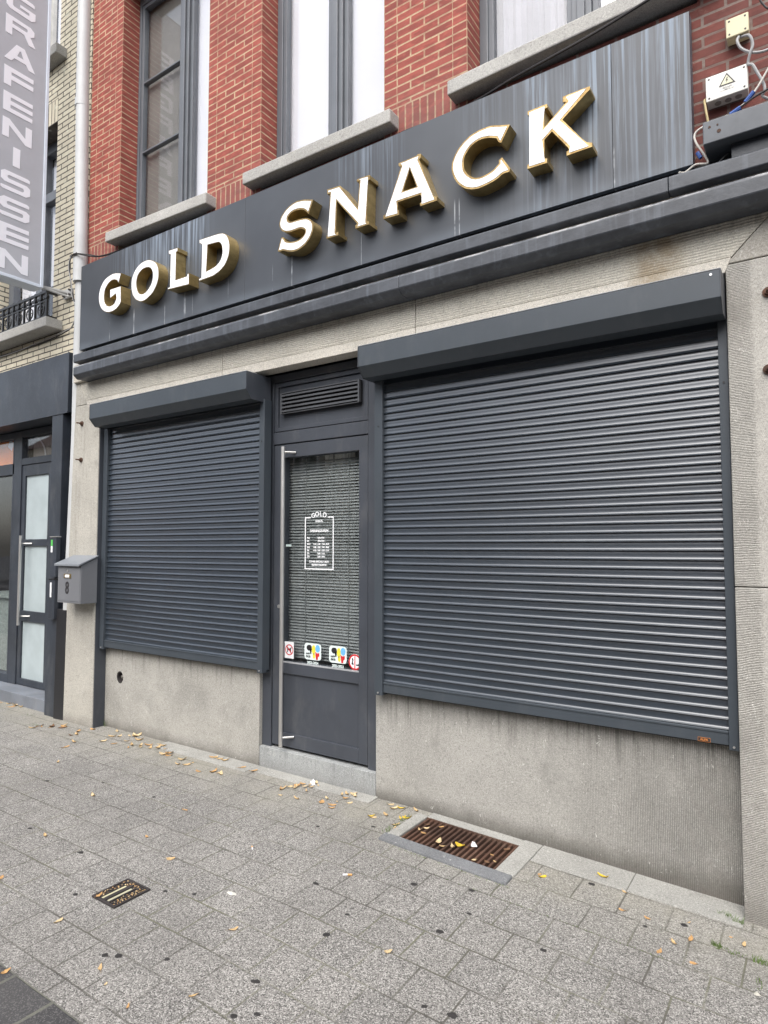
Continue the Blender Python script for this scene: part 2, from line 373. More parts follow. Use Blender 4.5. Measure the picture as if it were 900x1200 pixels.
def m_paving(name, c1, c2, x0, y0, bw, rh, joint=.0045, off=.5, speck=1.0, freq=2, jcol=((.075, .07, .06), (.13, .13, .085))):
    t = NT(name)
    vec = t.comb(t.math('SUBTRACT', t.x, x0), t.math('SUBTRACT', t.y, y0), 0.0)
    ad = t.n('ShaderNodeVectorMath', operation='ADD'); t.l(vec, ad.inputs[0])
    t.l(t.comb(t.math('MULTIPLY', t.math('SUBTRACT', t.noise(4, 2, .5), .5), .012), t.math('MULTIPLY', t.math('SUBTRACT', t.noise(5, 2, .5), .5), .010), 0.0), ad.inputs[1])
    b = t.n('ShaderNodeTexBrick'); t.l(ad.outputs[0], b.inputs['Vector']); b.offset = off; b.offset_frequency = freq
    for k, val in (('Scale', 1), ('Mortar Size', joint), ('Mortar Smooth', .35), ('Bias', 0), ('Brick Width', bw), ('Row Height', rh)): b.inputs[k].default_value = val
    b.inputs['Color1'].default_value = (*c1, 1); b.inputs['Color2'].default_value = (*c2, 1); b.inputs['Mortar'].default_value = (*c1, 1)
    s1 = t.vor(265); s2 = t.noise(95, 3, .8)
    c = b.outputs['Color']
    c = t.mix(t.ramp(s1, .60, .98, 0, .75 * speck), c, (.54, .52, .49))
    c = t.mix(t.ramp(s1, .42, .05, 0, .80 * speck), c, (.035, .034, .032))
    c = t.mix(t.ramp(s2, .55, .75, 0, .25 * speck), c, (.11, .105, .10))
    c = t.mix(t.ramp(t.noise(1.1, 5, .65), .38, .7, 0, .34), c, (.11, .105, .098)); c = t.mix(t.ramp(t.noise(5.5, 5, .7), .60, .70, 0, .30), c, (.08, .076, .07)); c = t.mix(t.ramp(t.noise(3.2, 4, .7), .60, .75, 0, .22), c, (.36, .35, .32))
    # cleaner, sandier band close to the wall
    c = t.mix(t.math('MULTIPLY', t.ramp(t.y, -.75, -.1), t.ramp(t.noise(3, 4, .6), .3, .7, .15, .6)), c, (.30, .285, .23))
    jm = t.ramp(t.noise(2.3, 4, .7), .32, .62, .25, 1)
    jf = t.math('MULTIPLY', b.outputs['Fac'], jm)
    jc = t.mix(t.ramp(t.noise(1.7, 3, .6), .42, .62), *jcol)
    c = t.mix(t.math('MULTIPLY', jf, .85), c, jc)
    h = t.math('SUBTRACT', t.math('MULTIPLY', s1, .5), t.math('MULTIPLY', b.outputs['Fac'], 1.6))
    return t.pbr(c, .85, 0, t.bump(h, .55, .003), .3)
PAVE = m_paving('speckled_concrete_pavers', (.245, .236, .218), (.200, .193, .180), -.594, -.19, .2, .2015)
PAVED = m_paving('dark_pavers', (.050, .050, .054), (.040, .040, .043), -.72, -2.09, .25, .25, speck=.22, joint=.009, jcol=((.16, .16, .13), (.20, .20, .16)))

def m_plain(name, c, rough=.85, scale=30):
    t = NT(name); n = t.noise(scale, 5, .7); return t.pbr(t.mix(t.ramp(n, .3, .7), tuple(a * .75 for a in c), tuple(a * 1.2 for a in c)), rough, 0, t.bump(n, .4, .004), .3)
ASPH = m_plain('asphalt', (.05, .05, .052), scale=120)
KERB = m_plain('kerb_stone', (.22, .22, .21))
INTER = m_plain('shop_interior', (.05, .05, .048))
INTERL = m_plain('pale_interior', (.30, .29, .27))
LEAFM = [m_plain('leaf_tan', (.50, .35, .18), .7, 90), m_plain('leaf_orange', (.47, .28, .12), .7, 90), m_plain('leaf_pale', (.56, .43, .25), .7, 90), m_plain('leaf_yellow', (.60, .42, .04), .6, 60), m_plain('leaf_brown', (.16, .09, .05), .8, 90)]
GRASSM = m_plain('grass_blades', (.11, .17, .045), .7, 60)
GUMM = m_plain('old_gum', (.035, .033, .032), .7, 80)
# ================================================================ THE SETTING
def gz(x):        # the pavement falls a little towards the right
    return 0.0 if x < -2 else -.055 * min(1.5, (x + 2) / 1.67)
CUTX = (-1.925, -1.365); CUTY = (-.39, -.07)
def sheet(name, xs, ys, mat, dz=0.0, hole=False, flat=None):
    m = MB()
    for i in range(len(xs) - 1):
        for j in range(len(ys) - 1):
            if hole and xs[i] >= CUTX[0] - 1e-6 and xs[i + 1] <= CUTX[1] + 1e-6 and ys[j] >= CUTY[0] - 1e-6 and ys[j + 1] <= CUTY[1] + 1e-6: continue
            f = (lambda x: flat) if flat is not None else (lambda x: gz(x) + dz)
            m.add([(xs[i], ys[j], f(xs[i])), (xs[i + 1], ys[j], f(xs[i + 1])), (xs[i + 1], ys[j + 1], f(xs[i + 1])), (xs[i], ys[j + 1], f(xs[i]))], [(0, 1, 2, 3)])
    return tag(m.build(name, mat), kind='structure')
sheet('pavement', [-70, -8, -2, CUTX[0], CUTX[1], .505, 12, 70], [-2.09, CUTY[0], CUTY[1], 2.5], PAVE, hole=True)
sheet('pavement_edge', [-70, -2, .505, 70], [-2.85, -2.09], PAVED)
tag(MB().box(-70, 70, -3.0, -2.852, -.25, -.004).build('kerb', KERB, bevel=.01), kind='structure')
sheet('road', [-70, 70], [-9.5, -2.95], ASPH, flat=-.135)
sheet('opposite_pavement', [-70, 70], [-12.2, -9.5], PAVED, flat=-.02)
sheet('ground', [-150, 150], [-150, 150], ASPH, flat=-.6)
# cement strip along the foot of the facade
st = MB()
for a, b, wd in ((-4.35, -3.34, .14), (-3.34, -2.32, .10), (-1.262, -.80, .185), (-.797, -.327, .18)):
    st.hexa([(a, -wd, gz(a) - .05), (b, -wd, gz(b) - .05), (b, .02, gz(b) - .05), (a, .02, gz(a) - .05), (a, -wd, gz(a) + .006), (b, -wd, gz(b) + .006), (b, .02, gz(b) + .009), (a, .02, gz(a) + .009)])
tag(st.build('kerb_strip', CEMENT, bevel=.003), kind='structure')

# ================================================================ THE SNACK BAR BUILDING
shop = thing('shop_building', 'red brick building with grey window frames over a pale grey stone shopfront', 'building', (-2.9, .1, 0))
YB = -.05
core = MB()  # unseen dark backing, added to stop light leaking round windows and shopfront
core.box(-5.60, 3.2, .30, .42, 3.0, 9)
core.box(-5.60, -3.40, .06, .30, -.3, 2.8).box(-2.30, 3.2, .06, .30, -.3, 2.8)
core.box(-5.60, 3.2, .24, .298, 2.8, 3.6).box(-5.6, 3.2, -.05, .24, 2.84, 3.36)
core.box(-3.40, -2.30, .25, .30, 2.79, 2.84)
core.build('light_leak_backing', INTER, shop)
BR_OLD = m_brick('old_red_brick', (.19, .058, .045), (.145, .048, .04), (.23, .19, .165), -.40, 3.35, .2, .0525, .5, .007)
m = MB(); m.box(-5.57, 3.2, YB, .24, 3.362, 4.10); m.box(-.42, 3.2, YB - .0, .24, 4.1005, 4.24)
m.build('lower_brickwork', BR_OLD, shop)
HEAD = 6.62
piers = [(-5.57, -5.09, 4.10), (-3.925, -3.34, 4.10), (-2.24, -1.646, 4.10), (-.42, 3.2, 4.241)]
wins = [(-5.09, -3.925), (-3.34, -2.24), (-1.646, -.42)]
for i, (a, b, zb) in enumerate(piers):
    q = .1; zs = 4.325 if i < 3 else zb
    if i < 3:
        ms = m_brick('soldier_brick', RC1, RC2, RMO, 4.10, a, .22, .0535, 0, .006, 'z', grime=.55)
        MB().box(a, b, YB, .24, zb, zs).build('soldier_course', ms, shop)
    mc = m_brick('red_brick', RC1, RC2, RMO, a + q, 4.30, .2, .0525, .5, grime=.5)
    mq = m_brick('red_brick_quoin', RC1, RC2, RMO, a, 4.30, .101, .0525, 0, .0055, grime=.5)
    mq2 = m_brick('red_brick_quoin', RC1, RC2, RMO, b - q, 4.30, .101, .0525, 0, .0055, grime=.5)
    c = MB(); c.box(a + q, b - q, YB, .24, zs, 9); c.build('brick_pier', mc, shop)
    mr = m_brick('red_brick_reveal', RC1, RC2, RMO, YB - .2, 4.30, .9, .0525, .5, .0055, 'y', grime=.5)
    for (x0, x1, side, mm) in ((a, a + q, a, mq), (b - q, b, b, mq2)):
        e = MB(); v = [(x0, YB, zs), (x1, YB, zs), (x1, .24, zs), (x0, .24, zs), (x0, YB, 9), (x1, YB, 9), (x1, .24, 9), (x0, .24, 9)]
        e.add(v, [(3, 2, 1, 0), (4, 5, 6, 7), (0, 1, 5, 4), (2, 3, 7, 6)], 0)
        e.add(v, [(1, 2, 6, 5), (3, 0, 4, 7)], 1)
        e.build('brick_quoin', [mm, mr], shop)
bh = m_brick('red_brick_head', RC1, RC2, RMO, 0, HEAD, .2, .0525, .5)
for a, b in wins: MB().box(a, b, YB, .24, HEAD, 9).build('window_head', bh, shop)
# upper windows
sills = [(-5.14, -3.82, 4.225, 4.175), (-3.425, -2.13, 4.190, 4.172), (-1.73, -.30, 4.175, 4.205)]
for i, ((a, b), (sa, sb, zl, zr)) in enumerate(zip(wins, sills)):
    zb = 4.24; y0, y1 = .115, .18
    f = MB(); mx = (-4.425, -2.755, -1.02)[i]; hw = .055; LS = (.028, .055, .055)[i]
    f.box(a, a + LS, y0, y1, zb, HEAD).box(b - .065, b, y0, y1, zb, HEAD).box(a + LS, b - .065, y0, y1, zb, zb + .075).box(a + LS, b - .065, y0, y1, HEAD - .07, HEAD)
    fr = f.build('window', FRAMEW, shop, bevel=.004)
    g = MB().box(mx - hw, mx + hw, y0 - .012, y1, zb + .075, HEAD - .07); g.box(mx - .022, mx + .022, y0 - .03, y0 - .012, zb + .075, HEAD - .07); g.build('mullion', FRAMEW, fr, bevel=.004)
    for k, (p0, p1) in enumerate(((a + LS, mx - hw), (mx + hw, b - .065))):
        s = MB(); zc0, zc1 = zb + .075, HEAD - .07; wd = .034
        s.box(p0, p0 + wd, y0 + .01, y1 - .006, zc0, zc1).box(p1 - wd, p1, y0 + .01, y1 - .006, zc0, zc1).box(p0 + wd, p1 - wd, y0 + .01, y1 - .006, zc0, zc0 + wd).box(p0 + wd, p1 - wd, y0 + .01, y1 - .006, zc1 - wd, zc1)
        if i == 0 and k == 0:
            for zz in (5.14, 5.80): s.box(p0 + wd, p1 - wd, y0 + .012, y1 - .012, zz - .008, zz + .008)
        s.build('casement', FRAMEW, fr, bevel=.003)
        MB().box(p0 + wd * .6, p1 - wd * .6, .150, .156, zc0 + .02, zc1 - .02).build('pane', GLASS, fr)
        bl = SCREEN if (i == 0 and k == 0) else (BLINDG if (i == 2 and k == 0) else BLIND)
        bb = MB(); n = 14; x0, x1 = p0 + .01, p1 - .01
        if bl is BLINDG:       # loosely hanging curtain
            n = 40; vs = []; fs = []
            for j in range(n + 1):
                x = x0 + (x1 - x0) * j / n; yy = .205 + .012 * math.sin(j * .9) + .006 * math.sin(j * 2.1)
                vs += [(x, yy, zc0), (x, yy, zc1)]
            for j in range(n): fs.append((2 * j, 2 * j + 2, 2 * j + 3, 2 * j + 1))
            bb.add(vs, fs); bb.build('curtain', bl, fr, smooth=True)
        else: bb.box(x0, x1, .19, .195, zc0 + .004, zc1); bb.build('blind', bl, fr)
    sl = MB(); sl.slab(sa, sb, -.15, .12, zl, zr, .088); sl.build('sill', ST_SILL, fr, bevel=.008)
for a, b in wins: MB().box(a + .001, b - .001, YB + .001, .12, 4.1005, 4.165).build('brick_ledge', BR_OLD, shop)

# stone surround: lintel stones, fillet, piers
YL = -.11
lint = [(-5.50, -3.655, True, False), (-3.651, -1.975, False, False), (-1.971, -.327, False, True)]
for a, b, ml, mr in lint:
    bh_ = [(a if not ml else -5.43, 2.862), (b, 2.862)] + ([(-.298, 2.862), (-.118, 3.044)] if mr else [(b, 3.044)]) + [(a if not ml else -5.55, 3.044)]
    if mr: bh_ = [(a, 2.862), (-.300, 2.862), (-.120, 3.044), (a, 3.044)]
    MB().poly(bh_, [], YL, .0).build('lintel_stone', ST_LINT, shop, bevel=.003)
    mg = [(a if not ml else -5.40, 2.792), (b if not mr else -.330, 2.792), (b if not mr else -.303, 2.859), (a if not ml else -5.43, 2.859)]
    MB().poly(mg, [], YL - .003, .0).build('lintel_margin', ST_EDGE, shop, bevel=.003)
MB().box(-5.60, -1.976, -.14, 0, 3.037, 3.2).build('fillet_stone', ST_FILL, shop, bevel=.006)
MB().box(-1.971, 3.2, -.14, 0, 3.037, 3.2).build('fillet_stone', ST_FILL, shop, bevel=.006)
# left pier (battered a little), in two stones
def pier_l(z0, z1, x0a, x0b):
    return [(x0a, z0), (-5.222, z0), (-5.222, z1), (x0b, z1)]
MB().poly(pier_l(-.2, 1.390, -5.680, -5.655), [], YL, .06).build('left_pier_stone', ST_PIER_L, shop, bevel=.006)
MB().poly(pier_l(1.394, 2.828, -5.655, -5.615), [], YL, .06).build('left_pier_stone', ST_PIER_L, shop, bevel=.006)
MB().poly([(-5.615, 2.832), (-5.403, 2.832), (-5.434, 2.862), (-5.553, 3.044), (-5.612, 3.044)], [], YL, .0).build('left_pier_stone', ST_PIER_L, shop, bevel=.004)
MB().poly([(-5.40, 2.79), (-5.222, 2.79), (-5.222, 2.828), (-5.40, 2.828)], [], YL + .004, .0).build('left_pier_stone', ST_PIER_L, shop)
# right pier: three stones with joints
MB().box(-.327, .75, YL, .06, -.3, 1.372).build('right_pier_stone', ST_PIER_R, shop, bevel=.005)
MB().box(-.327, .75, YL, .06, 1.376, 2.828).build('right_pier_stone', ST_PIER_R, shop, bevel=.005)
MB().poly([(-.325, 2.832), (.75, 2.832), (.75, 3.044), (-.117, 3.044), (-.298, 2.859)], [], YL, .0).build('right_pier_stone', m_stone('plain_pier_stone', (.37, .35, .31), None), shop, bevel=.004)
MB().box(.752, 3.2, .0, .06, -.3, 3.03).build('far_wall', ST_PANEL_L, shop)
# stall riser panels
hole = [(-5.005 + .048 * math.cos(2 * math.pi * k / 28), .437 + .052 * math.sin(2 * math.pi * k / 28)) for k in range(28)]
pl = MB(); pl.poly([(-5.222, -.2), (-3.345, -.2), (-3.345, .74), (-5.222, .74)], [hole], 0, .055); PL = pl.build('stone_panel', ST_PANEL_L, shop)
hp = MB(); hp.poly([(-5.005 + .0485 * math.cos(2 * math.pi * k / 28), .437 + .0525 * math.sin(2 * math.pi * k / 28)) for k in range(28)],
                   [[(-5.005 + .040 * math.cos(2 * math.pi * k / 28), .437 + .043 * math.sin(2 * math.pi * k / 28)) for k in range(28)]], .004, .05)
hp.disc((-5.005, .437), .046, .05, .054); hp.build('vent_hole_liner', DARKI, PL, smooth=True)
hs_ = MB()
for k in range(7):   # ball valve in the hole
    pass
hs_.tube([(-5.005, .05, .437), (-5.005, .035, .437), (-5.005, .022, .437), (-5.005, .015, .437)], .02, 16, radii=[.022, .022, .016, .006]); hs_.build('vent_plug', m_paint('dull_zinc', (.22, .21, .19), .4, .2, metal=.6), PL, smooth=True)
MB().box(-2.335, -.327, 0, .055, -.3, .73).build('stone_panel', ST_PANEL_R, shop)
MB().poly([(-3.341, -.1), (-2.339, -.1), (-2.339, .147), (-3.341, .147)], [], -.002, .25).build('doorstep', ST_STEP, shop, bevel=.005)
# dark facing board on the reveal of the left pier
MB().box(-5.219, -5.212, -.104, -.003, -.05, 2.785).build('reveal_board', ANTH, shop)

# cornice of the sign zone
def prof(name, x0, x1, pts, mat=CORN, sm=False):
    mb = MB(); n = len(pts); vs = [(x0, y, z) for y, z in pts] + [(x1, y, z) for y, z in pts]
    fs = [tuple(range(n)), tuple(range(2 * n - 1, n - 1, -1))] + [(i, i + n, (i + 1) % n + n, (i + 1) % n) for i in range(n)]
    mb.add(vs, fs); return mb.build(name, mat, shop, smooth=sm, bevel=.003)
for x0, x1 in ((-5.412, -2.002), (-2.0, 3.2)):
    prof('cornice', x0, x1, [(-.02, 3.028), (-.212, 3.028), (-.220, 3.031), (-.249, 3.056), (-.252, 3.062), (-.252, 3.122), (-.246, 3.136), (-.232, 3.143), (-.02, 3.150)])
for x0, x1 in ((-5.505, -.545), (-.542, 3.2)):
    prof('cornice_ledge', x0, x1, [(-.02, 3.196), (-.195, 3.196), (-.200, 3.201), (-.200, 3.264), (-.193, 3.272), (-.02, 3.290)])
MB().box(-5.48, 3.2, -.10, -.03, 3.151, 3.195).build('cornice_recess', BLACK, shop)
MB().box(-5.48, -.5, -.10, -.06, 3.28, 3.36).build('cornice_recess', BLACK, shop)

# ---------------- door
door = MB(); YD = .03
door.box(-3.352, -3.260, YD, .10, .147, 2.79).box(-2.420, -2.346, YD, .10, .147, 2.79)
door.box(-3.260, -2.420, YD, .10, 2.285, 2.372).box(-3.260, -2.420, YD, .10, 2.735, 2.79)
D = door.build('door', ANTH, shop, bevel=.003)
MB().box(-3.352, -2.346, -.0, .03, 2.83, 2.845).build('frame_cover', BLACK, D)
t_ = MB(); t_.box(-3.254, -2.426, YD + .006, .09, 2.378, 2.405).box(-3.254, -2.426, YD + .006, .09, 2.700, 2.730).box(-3.254, -3.224, YD + .006, .09, 2.405, 2.700).box(-2.456, -2.426, YD + .006, .09, 2.405, 2.700)
t_.box(-3.224, -2.456, YD + .022, .08, 2.405, 2.700); T = t_.build('transom_panel', ANTH, D, bevel=.002)
v = MB(); vx0, vx1, vz0, vz1 = -3.180, -2.480, 2.497, 2.648
v.box(vx0, vx1, YD + .005, YD + .020, vz0, vz1, 1)
v.box(vx0, vx0 + .012, YD - .018, YD + .005, vz0, vz1).box(vx1 - .012, vx1, YD - .018, YD + .005, vz0, vz1).box(vx0, vx1, YD - .016, YD + .005, vz1 - .006, vz1 + .001).box(vx0, vx1, YD - .016, YD + .005, vz0, vz0 + .004)
for k in range(5):
    z = vz0 + .012 + k * .028
    v.hexa([(vx0 + .012, YD - .018, z), (vx1 - .012, YD - .018, z), (vx1 - .012, YD + .004, z + .014), (vx0 + .012, YD + .004, z + .014), (vx0 + .012, YD - .018, z + .013), (vx1 - .012, YD - .018, z + .013), (vx1 - .012, YD + .004, z + .017), (vx0 + .012, YD + .004, z + .017)])
v.build('ventilation_grille', [VENT, BLACK], T)
lf = MB(); YF = .036; lx0, lx1 = -3.254, -2.426; gx0, gx1 = -3.163, -2.497
lf.box(lx0, gx0, YF, .10, .168, 2.278).box(gx1, lx1, YF, .10, .168, 2.278).box(gx0, gx1, YF, .10, 2.184, 2.278).box(gx0, gx1, YF, .10, .668, .750).box(gx0, gx1, YF, .10, .168, .258)
LF = lf.build('door_leaf', ANTH, D, bevel=.002)
MB().box(gx0, gx1, YF + .016, .09, .258, .668).build('lower_panel', ANTH, LF)
MB().box(gx0 - .001, gx1 + .001, YF - .001, YF + .014, .742, .7505).build('glazing_bead', m_paint('pale_bead', (.32, .33, .34), .4), LF)
MB().box(gx0, gx1, YF + .0165, YF + .0185, .2585, .262).build('panel_bead', m_paint('pale_bead2', (.22, .23, .24), .4), LF)
MB().box(gx0, gx1, .062, .070, .750, 2.184).build('pane', GLASSD, LF)
h = MB(); h.tube([(-3.110, -.03, .185), (-3.110, -.03, 2.252)], .0138, 16); H_ = h.build('handle', STEEL, LF, smooth=True)
for z in (.245, 2.215): MB().tube([(-3.110, -.03, z), (-3.05, .036, z)], .008, 10).build('handle_stay', STEEL, H_, smooth=True)
lk = MB(); lk.disc((-3.197, 1.130), .013, YF - .006, YF); lk.box(-3.1995, -3.1945, YF - .0075, YF - .006, 1.123, 1.137); lk.build('lock', STEEL, LF, smooth=True)
# interior: room, blind, grey-green curtain, pale wavy strip
rm = MB(); rm.box(-4.2, -1.6, 1.9, 1.95, 0, 2.9).box(-4.25, -4.2, .3, 1.9, 0, 2.9).box(-1.6, -1.55, .3, 1.9, 0, 2.9).box(-4.2, -1.6, .3, 1.9, 2.85, 2.9).box(-4.2, -1.6, .3, 1.9, .08, .12)
rm.box(-3.40, -3.35, .06, .30, 0, 2.85).box(-2.345, -2.30, .06, .30, 0, 2.85); rm.build('room', INTER, shop)
bl = MB()
for k in range(68):
    z = .77 + k * .0205; yy = .125 + .002 * math.sin(k * .7)
    bl.add([(gx0 - .03, yy - .008, z), (gx1 + .03, yy - .008, z + .0006 * math.sin(k)), (gx1 + .03, yy + .003, z + .0145), (gx0 - .03, yy + .003, z + .0145)], [(0, 1, 2, 3)])
bl.box(-3.02, -3.018, .110, .116, .77, 2.18).box(-2.64, -2.638, .110, .116, .77, 2.18)
bl.build('venetian_blind', m_paint('grey_blind_slats', (.24, .25, .25), .5, .05), D)
cu = MB(); vs = []; fs = []
for j in range(31):
    x = -3.22 + .80 * j / 30; yy = .19 + .014 * math.sin(j * 1.15) + .008 * math.sin(j * 2.3 + 1); vs += [(x, yy, .6), (x, yy, 2.25)]
for j in range(30): fs.append((2 * j, 2 * j + 2, 2 * j + 3, 2 * j + 1))
cu.add(vs, fs); cu.build('curtain', m_plain('grey_green_curtain', (.16, .18, .178)), D, smooth=True)
cu = MB(); vs = []; fs = []  # pale wavy sheet behind the middle of the blind
for j in range(21):
    x = -2.89 + .26 * j / 20; yy = .165 + .010 * math.sin(j * 1.3); vs += [(x, yy, .95), (x, yy, 2.25)]
for j in range(20): fs.append((2 * j, 2 * j + 2, 2 * j + 3, 2 * j + 1))
cu.add(vs, fs); cu.build('curtain', m_plain('pale_wavy_strip', (.72, .71, .68)), D, smooth=True)

# writing on the door glass
YG = .0612
# opening hours panel (white vinyl)
oh = MB(); ox0, ox1, oz0, oz1 = -2.983, -2.727, 1.395, 1.757; lw = .008; oc = (ox0 + ox1) / 2
oh.box(ox0, ox0 + lw, YG, YG + .0006, oz0, oz1).box(ox1 - lw, ox1, YG, YG + .0006, oz0, oz1).box(ox0 + lw, ox1 - lw, YG, YG + .0006, oz0, oz0 + lw)
oh.box(ox0 + lw, ox0 + .052, YG, YG + .0006, oz1 - lw, oz1).box(ox1 - .052, ox1 - lw, YG, YG + .0006, oz1 - lw, oz1)
for k, ch in enumerate('GOLD'):
    a = (-.37, -.125, .11, .35)[k]; text_mesh(oh, ch, .046, (oc + .145 * math.sin(a), YG, 1.642 + .145 * math.cos(a) - .012), rot=-a, bold=.0008)
text_mesh(oh, 'SNACK', .020, (oc, YG, 1.727), bold=.0006); text_mesh(oh, '— —', .014, (oc, YG, 1.700))
text_mesh(oh, 'OPENINGSUREN', .0235, (oc, YG, 1.660), bold=.0006, sx=.95)
rows = [('MA', 'GESLOTEN'), ('DI', 'GESLOTEN'), ('WO', '11:30 - 14:00   17:00 - 20:30'), ('DO', '11:30 - 14:00   17:00 - 20:30'), ('VR', '11:30 - 14:00   17:00 - 21:00'), ('ZA', '16:30 - 21:00'), ('ZO', '16:30 - 20:30')]
for k, (d, hh) in enumerate(rows):
    z = 1.612 - k * .0215; text_mesh(oh, d, .0165, (ox0 + .02, YG, z), align='LEFT', bold=.0006)
    text_mesh(oh, hh, .0150, (oc + .018, YG, z), bold=.0006, sx=.82)
text_mesh(oh, 'ZOMER SPECIALE UREN', .0175, (oc, YG, 1.449), bold=.0006, sx=.95); text_mesh(oh, 'TIJDENS VAKANTIE', .0165, (oc, YG, 1.427), bold=.0006, sx=.95)
oh.build('opening_hours_lettering', WHITE, LF, label='white opening hours panel with lettering on the glass of the shop door')
def rrect(x0, x1, z0, z1, r):
    out = []
    for cx, cz, a0 in ((x1 - r, z1 - r, 0), (x0 + r, z1 - r, 90), (x0 + r, z0 + r, 180), (x1 - r, z0 + r, 270)):
        for k in range(5): a = R(a0 + k * 22.5); out.append((cx + r * math.cos(a), cz + r * math.sin(a)))
    return out
def ell(cx, cz, rx, rz, n=18, wob=0, seed=0):
    rr = random.Random(seed); return [(cx + rx * math.cos(2 * math.pi * k / n) * (1 + wob * rr.uniform(-1, 1)), cz + rz * math.sin(2 * math.pi * k / n) * (1 + wob * rr.uniform(-1, 1))) for k in range(n)]
for q, (sx, sz, cap) in enumerate(((-2.905, .829, '2023-2024'), (-2.687, .829, '2022-2023'))):
    s = MB(); mats = [m_paint('sticker_white', (.66, .74, .72), .4, .03), BLKP, YEL, SKYB, RED]
    x0, x1, z0, z1 = sx - .074, sx + .074, sz - .050, sz + .062; ya = YG - .0006
    s.poly(rrect(x0, x1, z0, z1, .022), [], ya, YG, 0); yb = ya - .0005
    s.poly(ell(sx - .030, sz + .030, .024, .021, 16, .14, 3), [], yb, ya, 1); s.poly([(sx - .028, sz + .02), (sx - .008, sz + .02), (sx - .012, sz - .012), (sx - .022, sz - .006)], [], yb, ya, 1)
    s.poly(ell(sx + .008, sz + .020, .016, .032, 18, .06, 5), [], yb, ya, 2); s.poly(ell(sx + .012, sz - .022, .011, .018, 14, .08, 6), [], yb, ya, 2)
    s.poly(ell(sx + .044, sz + .030, .021, .025, 18, .05, 8), [], yb, ya, 3)
    s.poly([(sx + .022, sz + .010), (sx + .036, sz - .002), (sx + .060, sz + .002), (sx + .058, sz - .018), (sx + .046, sz - .030), (sx + .046, sz - .046), (sx + .030, sz - .046), (sx + .026, sz - .022)], [], yb, ya, 4)
    text_mesh(s, 'HAPPY', .017, (x0 + .034, yb, sz - .010), mi=1, bold=.0006, sx=.8); text_mesh(s, 'PAYS', .019, (x0 + .034, yb, sz - .030), mi=1, bold=.001, sx=.9)
    text_mesh(s, cap, .023, (sx, YG, sz - .070), mi=0, bold=.0008)
    s.build('sticker', mats, LF, label='rounded black, yellow, blue and red sticker captioned %s' % cap)
s = MB(); s.box(-3.163, -3.078, YG - .0006, YG, .770, .885, 0); c0 = (-3.120, .829)
def ring(mb, c, r0, r1, y0, y1, mi, n=28): mb.poly(ell(c[0], c[1], r1, r1, n), [ell(c[0], c[1], r0, r0, n)], y0, y1, mi)
ring(s, c0, .031, .038, YG - .0012, YG - .0006, 1)
s.poly([(c0[0] - .024, c0[1] + .020), (c0[0] - .018, c0[1] + .025), (c0[0] + .024, c0[1] - .020), (c0[0] + .018, c0[1] - .025)], [], YG - .0017, YG - .0011, 1)
s.poly([(c0[0] - .020, c0[1] - .018), (c0[0] - .012, c0[1] - .018), (c0[0] - .011, c0[1] - .004), (c0[0] + .008, c0[1] - .003), (c0[0] + .010, c0[1] - .018), (c0[0] + .017, c0[1] - .018), (c0[0] + .016, c0[1] + .008), (c0[0] + .025, c0[1] + .014), (c0[0] + .018, c0[1] + .021), (c0[0] + .008, c0[1] + .010), (c0[0] - .014, c0[1] + .008), (c0[0] - .022, c0[1] + .018), (c0[0] - .019, c0[1] + .003)], [], YG - .0010, YG - .0006, 2)
s.build('sticker', [WHITE, RED, BLKP], LF, label='small white square sticker with a dog struck out in a red circle')
s = MB(); c1 = (-2.545, .800); s.poly(ell(c1[0], c1[1], .049, .052, 28), [], YG - .0006, YG, 0); ring(s, c1, .041, .051, YG - .0012, YG - .0006, 1)
s.box(c1[0] - .004, c1[0] + .004, YG - .0014, YG - .0007, c1[1] - .043, c1[1] + .043, 1)
s.poly([(c1[0] - .028, c1[1] - .018), (c1[0] - .010, c1[1] - .018), (c1[0] - .010, c1[1] - .012), (c1[0] - .018, c1[1] - .004), (c1[0] - .012, c1[1] + .012), (c1[0] - .018, c1[1] + .026), (c1[0] - .026, c1[1] + .024), (c1[0] - .022, c1[1] + .008), (c1[0] - .026, c1[1] - .006)], [], YG - .0010, YG - .0006, 2)
s.poly([(c1[0] + .008, c1[1] - .022), (c1[0] + .034, c1[1] - .022), (c1[0] + .034, c1[1] - .006), (c1[0] + .026, c1[1] - .012), (c1[0] + .008, c1[1] - .014)], [], YG - .0010, YG - .0006, 2)
s.build('sticker', [WHITE, RED, BLKP], LF, label='round white sticker with a thick red rim and red bar')
MB().box(-3.16, -3.108, YG - .001, YG, 1.553, 1.568).build('tape_strip', m_paint('pale_tape', (.5, .6, .58), .4), LF)

